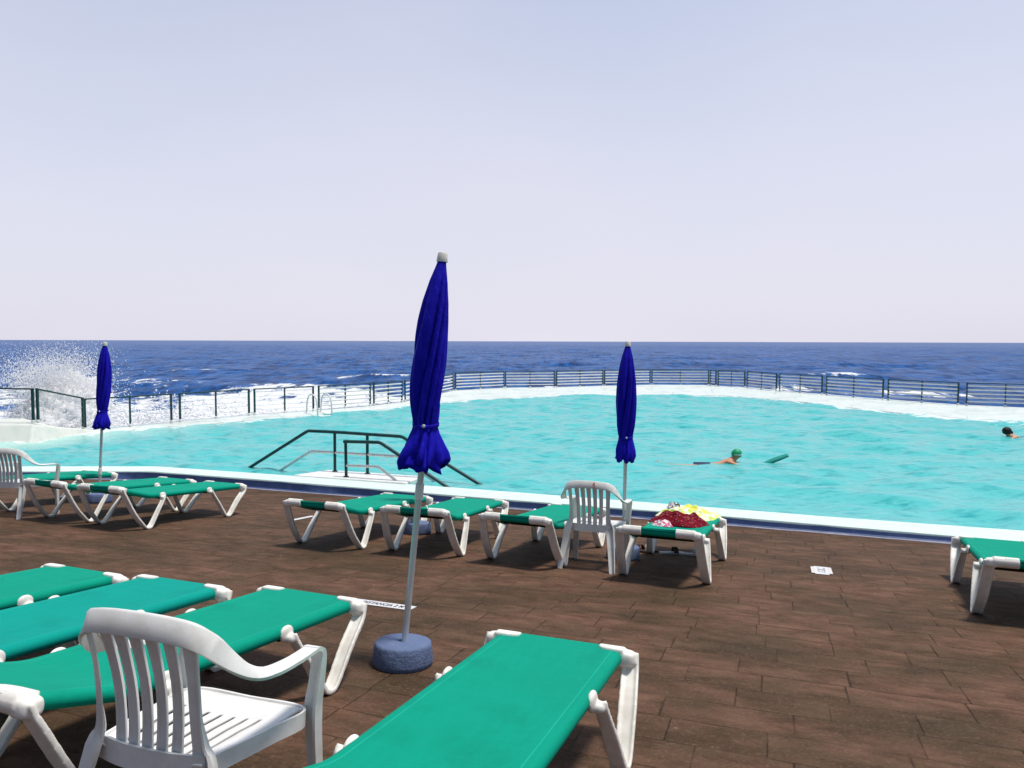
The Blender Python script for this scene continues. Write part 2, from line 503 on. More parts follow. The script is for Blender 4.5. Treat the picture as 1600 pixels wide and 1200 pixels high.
# ------------------------------------------------------------------ sea
def wave_field(x, y, comps, spacing):
    z = np.zeros_like(x); hx = np.zeros_like(x); hy = np.zeros_like(x)
    for (lam, amp, th, ph) in comps:
        k = 2 * math.pi / lam
        fade = np.clip((lam / spacing - 2.2) / 3.0, 0, 1)
        a = k * (x * math.cos(th) + y * math.sin(th)) + ph
        z += amp * fade * np.sin(a)
        q = amp * fade * .75
        hx += q * math.cos(th) * np.cos(a); hy += q * math.sin(th) * np.cos(a)
    return z, hx, hy

def grid_object(name, X, Y, Z, mat, attrs=None, kind=None, keep=None):
    r, c = X.shape
    me = bpy.data.meshes.new(name)
    co = np.stack([X, Y, Z], -1).reshape(-1, 3).astype(np.float32)
    i = np.arange(r - 1)[:, None]; j = np.arange(c - 1)[None, :]
    a = (i * c + j)
    q = np.stack([a, a + 1, a + c + 1, a + c], -1).reshape(-1, 4)
    if keep is not None: q = q[keep.reshape(-1)]
    me.vertices.add(len(co)); me.vertices.foreach_set('co', co.ravel())
    me.loops.add(q.size); me.loops.foreach_set('vertex_index', q.ravel().astype(np.int32))
    me.polygons.add(len(q))
    me.polygons.foreach_set('loop_start', (np.arange(len(q)) * 4).astype(np.int32))
    me.polygons.foreach_set('loop_total', np.full(len(q), 4, np.int32))
    me.polygons.foreach_set('use_smooth', np.ones(len(q), bool))
    for k, v in (attrs or {}).items():
        at = me.attributes.new(k, 'FLOAT', 'POINT'); at.data.foreach_set('value', v.reshape(-1).astype(np.float32))
    me.update(calc_edges=True); me.validate()
    o = link(name, me, mat)
    if kind: o['kind'] = kind
    return o

SEA_Z = -1.25
rng = np.random.default_rng(11)
sea_c = []
for _ in range(70):
    lam = math.exp(rng.uniform(math.log(1.3), math.log(26)))
    sea_c.append((lam, 0.0062 * lam ** .72 * rng.uniform(.5, 1.3), R(90) + rng.normal(0, .65), rng.uniform(0, 6.28)))
# pool / railing outline, world x,y
RAIL = np.array([(-11.5, 19.6), (-10.68, 20.71), (-9.9, 21.7), (-8.4, 23.85), (-6.75, 25.5), (-5.2, 27.5), (-4.25, 29.3), (-3.62, 32.3), (-2.8, 36.0), (-.4, 38.2), (2.25, 38.8),
                 (4.95, 40.2), (7.7, 41.3), (11.0, 41.1), (11.2, 40.2), (12.35, 39.2), (13.1, 36.46), (14.3, 34.0), (15.65, 31.0), (17.25, 28.4), (18.9, 27.3), (24.0, 24.5)])
EDGE = np.array([(-30, 17.55), (-12.16, 17.6), (-11.46, 17.9), (-11.25, 18.9), (-10.83, 19.52), (-10.04, 20.7), (-9.02, 21.69), (-7.95, 22.96), (-7.2, 23.5), (-6.39, 25.05), (-5.04, 26.26), (-3.86, 27.59),
                 (-2.77, 29.65), (-1.61, 30.99), (1.05, 32.88), (3.01, 34.14), (5.45, 34.24), (7.86, 34.33), (10.2, 33.63), (12.05, 30.16), (12.69, 27.84), (13.37, 26.09), (14.09, 24.76), (14.86, 23.76), (16.09, 23.22), (30, 19.5)])
RX = [x for x, y in RAIL]; RYv = [y for x, y in RAIL]

n_a, rad = 900, []
r = 12.0
while r < 32000:
    rad.append(r); r += max(.16, r * .0062) if r < 700 else r * .06
rad = np.array(rad)
th = np.linspace(R(-72), R(72), n_a)
RR, TT = np.meshgrid(rad, th, indexing='ij')
SX, SY = RR * np.sin(TT), RR * np.cos(TT)
sp = np.maximum(RR * (th[1] - th[0]), np.gradient(rad)[:, None] + 0 * TT)
sz, shx, shy = wave_field(SX, SY, sea_c, sp)
# distance beyond the railing -> wash of foam
ry = np.interp(SX, RX, RYv, left=19.0, right=24.5)
beyond = SY - ry
wash_l = np.clip(1 - (SY - 46 - 4 * np.sin(SX * .31) - 3 * np.sin(SX * .83 + SY * .2)) / 26.0, 0, 1) ** .8 * np.clip((-.06 * SY - SX) / 4.0, 0, 1)
wash_l = np.maximum(wash_l, .75 * np.clip(1 - (SY - 52) / 12.0, 0, 1) * np.clip(1 - np.abs(SX - 1.5) / 6.0, 0, 1))
wash_r = .62 * np.clip(1 - beyond / 14.0, 0, 1) * np.clip((SX - 12) / 3, 0, 1)
wash_m = .35 * np.clip(1 - beyond / 9.0, 0, 1)
foam = np.maximum.reduce([wash_l, wash_r, wash_m])
low = np.sin(SX * .21 + 1.3) * np.sin(SY * .13 + SX * .06) * .5 + .5
foam *= .72 + .45 * low
for (bx, by, lx, ly, s) in [(-36, 86, 6.0, 2.2, .85), (-11, 72, 9, 1.8, 1.0), (-6.5, 66, 4, 1.6, .8), (36, 77, 6, 1.6, .9), (29, 78, 7, 1.8, .55), (2.5, 56, 4.5, 2.6, .95), (-31, 62, 9, 5, .8), (19, 52, 6, 3, .75), (28, 50, 6, 4, .9), (-46, 70, 6, 2, .5)]:
    b = s * np.exp(-(((SX - bx) / lx) ** 2 + ((SY - by) / ly) ** 2))
    foam = np.maximum(foam, b)
    sz = sz + .32 * b
grid_object('sea', SX - shx, SY - shy, SEA_Z + sz, M['sea'], {'foam': foam}, 'structure')

# ------------------------------------------------------------------ pool water and its basin
IN = np.array([(-30, 13.82), (-6.93, 14.15), (-6.75, 14.13), (-4.67, 13.45), (-.625, 12.05), (2.51, 10.9), (4.40, 10.18), (6.60, 9.44), (30, 1.2)])   # inner lip of the near coping
OUT = np.array([(-30, 13.1), (-6.9, 13.64), (-6.62, 13.60), (-4.45, 12.86), (-.19, 11.29), (2.96, 10.2), (5.52, 9.18), (8.0, 8.2), (30, .25)])      # outer lip
pc = []
for _ in range(46):
    lam = math.exp(rng.uniform(math.log(.38), math.log(2.6)))
    pc.append((lam, .0062 * lam ** .8 * rng.uniform(.4, 1.3), R(rng.choice([75, 110, 60, 130])) + rng.normal(0, .4), rng.uniform(0, 6.28)))
xs = np.linspace(-22, 26, 620); ts = np.linspace(0, 1, 430)
y0 = np.interp(xs, IN[:, 0], IN[:, 1]) - .12
y1 = np.interp(xs, EDGE[:, 0], EDGE[:, 1]) + .25
PT, PX = np.meshgrid(ts, xs, indexing='ij')
PY = y0[None, :] * (1 - PT) + y1[None, :] * PT
psp = np.maximum(xs[1] - xs[0], (y1 - y0)[None, :] / 430 + 0 * PX)
pz, phx, phy = wave_field(PX, PY, pc, psp)
edge_d = np.minimum(PY - y0[None, :], y1[None, :] - PY)
pz *= np.clip(edge_d / .5, .15, 1)
far_d = (y1[None, :] - PY)
pfoam = np.clip(1 - far_d / 1.5, 0, 1) * .95
pfoam = np.where((PX > 12), np.maximum(pfoam, 1.0 * np.clip(1 - far_d / 3.2, 0, 1)), pfoam)
shal = np.clip(1 - far_d / 4.2, 0, 1) * np.clip((-7.6 - PX) / 3.5, 0, 1) * .9
water = grid_object('pool_water', PX - phx * .6, PY - phy * .6, pz, M['pool'], {'foam': pfoam, 'shallow': shal}, 'structure')

def strip(name, A, B, za, zb, mat, kind='structure', n_sub=1):
    m = MB()
    vs = [(x, y, za) for x, y in A] + [(x, y, zb) for x, y in B]
    n = len(A)
    m.add(vs, [(i, i + 1, n + i + 1, n + i) for i in range(n - 1)])
    o = m.build(name, mat, smooth=False); o['kind'] = kind
    return o

# basin floor under the water
m = MB(); m.add([(-30, 0, -1.0), (30, 0, -1.0), (30, 40, -1.0), (-30, 40, -1.0)], [(0, 1, 2, 3)])
m = MB()
m.add([(x, y, -1.15) for x, y in IN] + [(x, float(np.interp(x, EDGE[:, 0], EDGE[:, 1])), -1.15) for x, y in IN],
      [(i, i + 1, len(IN) + i + 1, len(IN) + i) for i in range(len(IN) - 1)])
tag(m.build('pool_floor', M['basin']), kind='structure')

# near coping: mint top with rounded lips, blue riser, faded foot of the riser
m = MB(); n = len(IN)
prof = []
CZ = .045
for i in range(n):
    a = Vector((*IN[i], 0)); b = Vector((*OUT[i], 0)); d = (b - a).normalized()
    prof.append([a + Vector((0, 0, -.5)), a + Vector((0, 0, CZ - .02)), a + d * .012 + Vector((0, 0, CZ - .004)), a + d * .03 + Vector((0, 0, CZ)),
                 b - d * .03 + Vector((0, 0, CZ)), b - d * .01 + Vector((0, 0, CZ - .006)), b + Vector((0, 0, CZ - .022)), b + Vector((0, 0, -.5))])
m.rings(prof)
tag(m.build('pool_coping', M['mint'], angle=30), kind='structure')
m = MB(); m2 = MB(); blue, grey = [], []
OUTd = [OUT[0]]
for i in range(1, n):
    seg = max(1, int(np.linalg.norm(OUT[i] - OUT[i - 1]) / .25))
    for k in range(1, seg + 1): OUTd.append(OUT[i - 1] + (OUT[i] - OUT[i - 1]) * k / seg)
OUTd = np.array(OUTd)
for i, (x, y) in enumerate(OUTd):
    t = OUTd[min(i + 1, len(OUTd) - 1)] - OUTd[max(i - 1, 0)]; t = t / np.linalg.norm(t)
    d = Vector((t[1], -t[0], 0))
    p = Vector((x, y, 0))
    bz = lambda q: Vector((q.x, q.y, dz(q.x, q.y)))
    j = random.uniform(-.006, .006)
    top = p + d * .004 + Vector((0, 0, CZ - .026 + j))
    q1 = bz(p + d * .016) + Vector((0, 0, .028))
    q2 = bz(p + d * (.030 + random.uniform(-.004, .006))) + Vector((0, 0, .016 + random.uniform(-.005, .005)))
    blue.append([p - d * .10 + Vector((0, 0, -.6)), p - d * .05 + Vector((0, 0, CZ - .03)), top, q1, q2, q2 - Vector((0, 0, .1))])
    q3 = bz(p + d * (.105 + random.uniform(-.012, .02))) + Vector((0, 0, .005))
    grey.append([q2 - Vector((0, 0, .2)), q2 - Vector((0, 0, .003)) + d * .0, q3, q3 - Vector((0, 0, .2))])
m.rings(blue); m2.rings(grey)
tag(m.build('blue_kerb', M['blue_wall'], angle=35), kind='structure')
tag(m2.build('kerb_foot', M['grey_strip'], angle=35), kind='structure')

# sun deck: one sloping sheet up to the kerb
m = MB()
A = [(x, y) for x, y in OUT]
vs = [(x, y, dz(x, y)) for x, y in A] + [(x, -14, dz(x, -14)) for x, y in A]
m.add(vs, [(i, i + 1, n + i + 1, n + i) for i in range(n - 1)])
deck = m.build('sun_deck', M['deck'], smooth=False); deck['kind'] = 'structure'

# far ledge: white overflow walkway between the water and the railing
def resample(P, k):
    P = np.array(P); s = np.r_[0, np.cumsum(np.linalg.norm(np.diff(P, axis=0), axis=1))]
    t = np.linspace(0, s[-1], k)
    return np.stack([np.interp(t, s, P[:, 0]), np.interp(t, s, P[:, 1])], -1)
LE_in = EDGE[3:]
LE_out = np.vstack([[(-11.95, 19.5)], RAIL[1:-1] + np.array([0, 0]), [(31, 22.3)]])
def offset(P, d):
    T = np.gradient(P, axis=0); T /= np.linalg.norm(T, axis=1)[:, None]
    return P + np.stack([-T[:, 1], T[:, 0]], -1) * d
Ao = resample(LE_in, 90)
# outer line: nearest matching sample by normalised run, pushed out past the railing posts
Bo = offset(resample(LE_out, 90), .28)
m = MB(); prof = []
for a, b in zip(Ao, Bo):
    a = Vector((*a, 0)); b = Vector((*b, 0)); w = (b - a)
    prof.append([a + Vector((0, 0, -.7)), a + Vector((0, 0, .005)), a + w * .04 + Vector((0, 0, .022)), a + w * .5 + Vector((0, 0, .04)), b + Vector((0, 0, .055)), b + Vector((0, 0, -2.2))])
m.rings(prof)
tag(m.build('pool_ledge', M['ledge'], angle=30), kind='structure')
# raised white corner block at the left end, ramp down to the ledge
m = MB()
zt = .46
m.add([(-32, 16.6, -1.0), (-11.05, 16.6, -1.0), (-10.75, 19.75, -1.0), (-11.5, 20.2, -1.0), (-12.4, 20.2, -1), (-12.6, 19.2, -1), (-32, 19.2, -1),
       (-32, 17.95, zt - .06), (-11.62, 17.95, zt - .06), (-11.16, 19.7, .065), (-11.55, 20.15, .065), (-12.35, 20.15, .065), (-12.5, 18.9, zt), (-32, 18.9, zt)],
      [(0, 1, 8, 7), (1, 2, 9, 8), (2, 3, 10, 9), (3, 4, 11, 10), (4, 5, 12, 11), (5, 6, 13, 12), (7, 8, 12, 13), (8, 9, 11, 12), (9, 10, 11)])
o = m.build('corner_wall', M['wall_white'], smooth=False, mods=(BEVEL(.04, 2),))
tag(o, 'rough white raised pool corner wall sloping down under the leftmost railing', 'wall')
m = MB()
m.add([(-32, 17.1, -.9), (-11.35, 17.1, -.9), (-11.1, 19.2, -.9), (-32, 19.2, -.9), (-32, 17.35, .22), (-11.6, 17.35, .20), (-11.25, 19.0, .16), (-32, 19.0, .2)],
      [(0, 1, 5, 4), (1, 2, 6, 5), (2, 3, 7, 6), (4, 5, 6, 7)])

# entry platform for the stairs on the near side
def wallpt(s, off, z):           # s metres along the wall from a fixed point, off metres out over the water
    u = Vector((.942, -.336, 0)); nn = Vector((.336, .942, 0))
    p = Vector((-2.9, 12.84, 0)) + u * s + nn * off
    return Vector((p.x, p.y, z))
m = MB()
m.add([wallpt(-1.05, -.05, -.9), wallpt(1.2, -.05, -.9), wallpt(1.2, .62, -.9), wallpt(-.75, .62, -.9), wallpt(-1.05, -.05, .068), wallpt(1.2, -.05, .075), wallpt(1.2, .62, .075), wallpt(-.75, .62, .068)],
      [(0, 1, 5, 4), (1, 2, 6, 5), (2, 3, 7, 6), (3, 0, 4, 7), (4, 5, 6, 7), (3, 2, 1, 0)])
o = m.build('entry_platform', M['white_paint'], smooth=False, mods=(BEVEL(.02, 2),))
tag(o, 'low white platform at the pool edge under the dark green handrails', 'platform')

# ------------------------------------------------------------------ handrails
def handrail(name, label, top, posts, low):
    r = thing(name, label, 'handrail', Matrix.Translation(top[0]), 'stair handrails into the pool')
    o0 = Vector(top[0])
    m = MB(); m.tube([Vector(p) - o0 for p in top], .030, 12); m.build('top_rail', M['steel_paint'], r)
    for (a, b) in posts:
        m = MB(); m.tube([Vector(a) - o0, Vector(b) - o0], .027, 12); m.lathe([(.05, 0), (.05, .012), (.03, .016)], 16, Vector(a) - o0); m.build('post', M['steel_paint'], r)
    m = MB(); m.tube([Vector(p) - o0 for p in low], .025, 10); m.build('lower_rail', M['white_paint'], r)
HANDRAIL_MARK = 0
def on_wall(s, off, z): return wallpt(s, off, z)
handrail('pool_handrail', 'long dark green handrail sloping down into the pool at both ends',
         [on_wall(-2.9, .5, -.23), on_wall(-2.59, .5, -.06), on_wall(-1.16, .5, .765), on_wall(-1.10, .5, .792), on_wall(-.53, .5, .795), on_wall(.80, .5, .776), on_wall(.86, .5, .765), on_wall(2.47, .5, -.05), on_wall(2.8, .5, -.22)],
         [(on_wall(-.54, .5, .07), on_wall(-.536, .5, .78)), (on_wall(.14, .5, .07), on_wall(.143, .5, .775))],
         [on_wall(-2.1, .5, -.2), on_wall(-1.85, .5, -.05), on_wall(-1.08, .5, .40), on_wall(-1.02, .5, .416), on_wall(.74, .5, .418), on_wall(1.7, .5, -.1)])
handrail('pool_handrail', 'short dark green handrail on the near side of the entry platform',
         [on_wall(-.09, .1, .69), on_wall(-.05, .1, .695), on_wall(.60, .1, .712), on_wall(.66, .1, .695), on_wall(1.83, .1, .06), on_wall(2.2, .1, -.14)],
         [(on_wall(-.05, .1, .07), on_wall(-.055, .1, .68))],
         [on_wall(-.05, .1, .27), on_wall(.56, .1, .285), on_wall(.62, .1, .27), on_wall(1.2, .1, -.1)])

# ------------------------------------------------------------------ railing round the far side
ORD = ['first', 'second', 'third', 'fourth', 'fifth', 'sixth', 'seventh', 'eighth', 'ninth', 'tenth', 'eleventh', 'twelfth']
def railing_panel(a, b, za, zb, label, wires, group, h=.84, mid=True, bars=5):
    a = Vector((*a, za)); b = Vector((*b, zb)); d = (b - a)
    r = thing('railing_panel', label, 'railing', Matrix.Translation(a), group)
    u = Vector((d.x, d.y, 0)).normalized(); nn = Vector((-u.y, u.x, 0))
    m = MB(); m.sweep([Vector((0, 0, h)) - u * .03, d + Vector((0, 0, h)) + u * .03], .06, .035, nn); m.build('top_rail', M['steel_paint'], r, mods=(BEVEL(.006),))
    for k in ((0, .5, 1) if mid else (0, 1)):
        p = d * k; m = MB()
        w = .05 if k != .5 else .04
        m.box(p + Vector((0, 0, h / 2 + .04)), (w, w, h - .08), Matrix.Rotation(math.atan2(u.y, u.x), 3, 'Z'))
        po = m.build('post', M['steel_paint'], r)
        m = MB(); m.lathe([(.045, 0), (.045, .06), (.03, .07)], 12, p); m.build('post_foot', M['white_paint'], po)
    for k in range(bars):
        z = .16 + k * (h - .26) / (bars - 1)
        m = MB(); m.tube([Vector((0, 0, z)), d + Vector((0, 0, z))], .007 if wires else .027, 8)
        m.build('bar', M['metal'] if wires else M['white_paint'], r)
lw = 'railing panels along the left pool edge'
rw = 'railing panels across the far and right pool edge'
railing_panel((-16.4, 18.45), (-11.76, 18.16), .44, .42, 'level wire railing panel on the raised wall before the splash', True, lw, .84, False)
railing_panel((-11.68, 18.22), (-11.50, 19.82), .42, .06, 'sloping wire railing panel coming down the ramp beside the splash', True, lw, .84, False)
left = [((-11.38, 19.7), (-9.95, 21.6)), ((-9.83, 21.9), (-8.46, 23.8)), ((-8.34, 23.98), (-6.82, 25.4)), ((-6.71, 25.72), (-5.25, 27.4)), ((-5.15, 27.62), (-4.33, 29.1)), ((-4.24, 29.4), (-2.87, 35.7))]
ll = ['wire railing panel behind the left blue parasol, first past the ramp', 'wire railing panel left of the pool ladder, second past the ramp', 'wire railing panel just left of the pool ladder, third past the ramp', 'white barred railing panel directly behind the pool ladder', 'narrow railing panel between the pool ladder and the tall parasol', 'railing panel mostly hidden behind the tall near parasol']
for k, ((a, b), lab) in enumerate(zip(left, ll)):
    railing_panel(a, b, .05, .05, lab, k < 3, lw)
far = [((-2.75, 36.1), (-.43, 38.18)), ((-.33, 38.25), (2.2, 38.75)), ((2.34, 38.85), (4.9, 40.15)), ((5.03, 40.25), (7.66, 41.25)), ((7.8, 41.3), (10.9, 41.15)), ((10.98, 41.0), (11.13, 40.5)), ((11.22, 40.3), (12.33, 39.3)), ((12.40, 39.0), (13.05, 36.6)),
       ((13.15, 36.4), (14.28, 34.15)), ((14.38, 33.85), (15.6, 31.15)), ((15.7, 30.9), (17.2, 28.55)), ((17.38, 28.3), (19.6, 27.2)), ((19.75, 27.1), (22.4, 25.9))]
fl = ['white barred railing panel just right of the tall parasol', 'second far railing panel right of the tall parasol, before a foam patch', 'third far railing panel right of the tall parasol, left of the right parasol', 'far railing panel partly behind the right blue parasol', 'long far railing panel just right of the right parasol', 'very narrow railing panel at the far bend of the pool',
      'short railing panel just past the far bend on the right side', 'railing panel second past the far bend on the right side', 'railing panel third past the far bend on the right side', 'railing panel before a whitecap, fourth past the far bend', 'railing panel fifth past the far bend, before foamy dark water',
      'railing panel beyond the dark haired swimmer, nearest full panel on the right', 'railing panel past the right edge swimmer, last one on the right']
for (a, b), lab in zip(far, fl):
    railing_panel(a, b, .055, .055, lab, False, rw, .86, lab[:11] != 'very narrow')

# ladder on the left pool edge
r = thing('pool_ladder', 'white tubular pool ladder on the left edge before the railing', 'ladder', Matrix.Translation((-6.35, 24.75, 0)))
for k in (-.28, .28):
    u = Vector((.66, .75, 0)); w = Vector((.75, -.66, 0))
    P = [u * k - w * .5 + Vector((0, 0, .03)), u * k - w * .42 + Vector((0, 0, .5)), u * k - w * .25 + Vector((0, 0, .66)), u * k - w * .05 + Vector((0, 0, .64)), u * k + w * .12 + Vector((0, 0, .4)), u * k + w * .2 + Vector((0, 0, -.7))]
    m = MB(); m.tube(spline(P), .024, 10); m.build('handrail', M['white_paint'], r)
for z in (-.05, -.35):
    m = MB(); m.tube([u * -.28 + w * .17 + Vector((0, 0, z)), u * .28 + w * .17 + Vector((0, 0, z))], .022, 8); m.build('rung', M['white_paint'], r)

# ------------------------------------------------------------------ breaking wave spray
def spray(name, label, centre, n, fn, smin, smax):
    P, S = fn(n)
    octv = np.array([(1, 0, 0), (-1, 0, 0), (0, 1, 0), (0, -1, 0), (0, 0, 1), (0, 0, -1)], float)
    octf = np.array([(0, 2, 4), (2, 1, 4), (1, 3, 4), (3, 0, 4), (2, 0, 5), (1, 2, 5), (3, 1, 5), (0, 3, 5)])
    V = (P[:, None, :] + octv[None] * S[:, None, None] * rng.uniform(.6, 1.5, (len(P), 1, 3))).reshape(-1, 3)
    F = (octf[None] + 6 * np.arange(len(P))[:, None, None]).reshape(-1, 3)
    V = V.tolist(); F = F.tolist()
    if name == 'wave_spray':         # solid white heart of the burst: ragged heap of water
        from mathutils import noise as mn
        nu, nv = 120, 60; o_ = len(V)
        for i in range(nv):
            el = 1.56 * i / (nv - 1)
            for j in range(nu):
                th_ = 2 * math.pi * j / nu
                d_ = Vector((math.cos(el) * math.cos(th_), math.cos(el) * math.sin(th_), math.sin(el)))
                w_ = 1 + .16 * mn.noise(d_ * 2.3) + .12 * mn.noise(d_ * 6 + Vector((3, 1, 2))) + .09 * mn.noise(d_ * 15) + .06 * mn.noise(d_ * 34)
                V.append([-18.35 + 1.45 * d_.x * w_ + .25 * d_.z, 29.9 + 2.5 * d_.y * w_ + .9 * d_.z, SEA_Z - .2 + 2.35 * d_.z * w_])
        for i in range(nv - 1):
            for j in range(nu):
                F.append([o_ + i * nu + j, o_ + i * nu + (j + 1) % nu, o_ + (i + 1) * nu + (j + 1) % nu, o_ + (i + 1) * nu + j])
    me = bpy.data.meshes.new(name); me.from_pydata(V, [], F)
    for p in me.polygons: p.use_smooth = True
    o = link(name, me, M['spray']); tag(o, label, 'sea spray', kind='stuff')
def plume(n):
    # fan of jets thrown up from the wall, densest low in the middle
    k = rng.uniform(0, 1, n)
    ang = rng.normal(0, .36, n)
    q = rng.uniform(0, 1, n) ** 1.15
    Rm = 3.5 * (1 + .12 * np.sin(ang * 9) + .08 * np.sin(ang * 23 + 1))
    rad_ = Rm * (1 - (1 - q) ** 1.6) * np.where(k < .35, rng.uniform(.8, 1.2, n), rng.uniform(.72, .99, n))
    x = np.sin(ang) * rad_ * .86 - .1
    z = np.cos(ang) * rad_ + SEA_Z - .1
    y = rng.normal(0, .55, n) * (1 + .3 * rad_)
    P = np.stack([-18.2 + x + .25 * y, 29.6 + y, z], -1)
    s = np.where(k < .35, rng.uniform(.007, .020, n), rng.uniform(.012, .036, n)) * np.clip(1.25 - rad_ / 5.2, .35, 1.2)
    return P, s
spray('wave_spray', 'white burst of sea spray thrown up beyond the left railing', None, 30000, plume, 0, 0)
def drift(n):
    x = rng.normal(0, 2.6, n); y = rng.normal(0, 1.2, n)
    z = np.abs(rng.normal(0, .55, n)) + SEA_Z + .05
    return np.stack([-15.0 + x, 29.8 + y, z], -1), rng.uniform(.012, .05, n)
spray('wave_foam', 'low churned white foam at the foot of the spray burst', None, 5000, drift, 0, 0)

# ------------------------------------------------------------------ sun loungers
LL, LW, LH, LHD, LHR = 1.92, .62, .392, .44, .106
def lz(a):                                          # side profile of the bed: flat, head end rising
    h = LL - LHD
    if a <= h - .06: return LH
    if a >= h + .06: return LH + LHR * (a - h) / LHD
    t = (a - (h - .06)) / .12
    return LH + LHR * (.06 / LHD) * t * t
def lw_(a, r=.045):
    e = min(a, LL - a)
    w = LW / 2
    if e < r: w -= r - math.sqrt(max(0, r * r - (r - e) ** 2))
    return w
RR_ = .031
def ring_at(a, grow=0.0):
    w = lw_(a); z = lz(a)
    sag = .016 * math.sin(math.pi * min(1, max(0, a / LL))) 
    pts = []
    for k in np.linspace(-1, 1, 11):
        b = k * (w - RR_); pts.append((b, z + grow - sag * (1 - abs(k) ** 2.5)))
    for t in np.linspace(75, -90, 7):
        pts.append((w - RR_ + (RR_ + grow) * math.cos(R(t)), z - RR_ + (RR_ + grow) * math.sin(R(t))))
    for k in np.linspace(.93, -.93, 7):
        b = k * (w - RR_ * 1.6); pts.append((b, z - .012 - sag * (1 - abs(k) ** 2.5) - (.028 if abs(k) > .9 else .006)))
    for t in np.linspace(-90, -255, 7):
        pts.append((-(w - RR_) + (RR_ + grow) * math.cos(R(t)), z - RR_ + (RR_ + grow) * math.sin(R(t))))
    return [Vector((a, b, q)) for b, q in pts]
def clamp_piece(m, a0, a1, inw, side, shape, off=.006):
    """moulded resin clamp hugging the edge rail: over the top, round the outside, under"""
    rows = 11; grid = []
    for i in range(rows):
        t = i / (rows - 1); a = a0 + (a1 - a0) * t
        ac = min(max(a, .0), LL)
        w = lw_(ac, .03); z = lz(ac)
        s = shape(t)
        I = max(.004, inw * s)
        pts = []
        o = off * (1 if .02 < t < .98 else .6)
        for k in np.linspace(0, 1, 6):
            b = (w - RR_ - I) + I * k
            pts.append((b, z + o * min(1, .35 + 2.5 * k)))
        for ang in np.linspace(72, -90, 7):
            pts.append((w - RR_ + (RR_ + o) * math.cos(R(ang)), z - RR_ + (RR_ + o) * math.sin(R(ang))))
        pts.append((w - RR_ - .03, z - 2 * RR_ - o))
        pts.append((w - RR_ - .04, z - RR_ - .012))
        grid.append([Vector((a, side * b, q)) for b, q in pts])
    if side < 0: grid = [g[::-1] for g in grid]
    m.rings(grid)
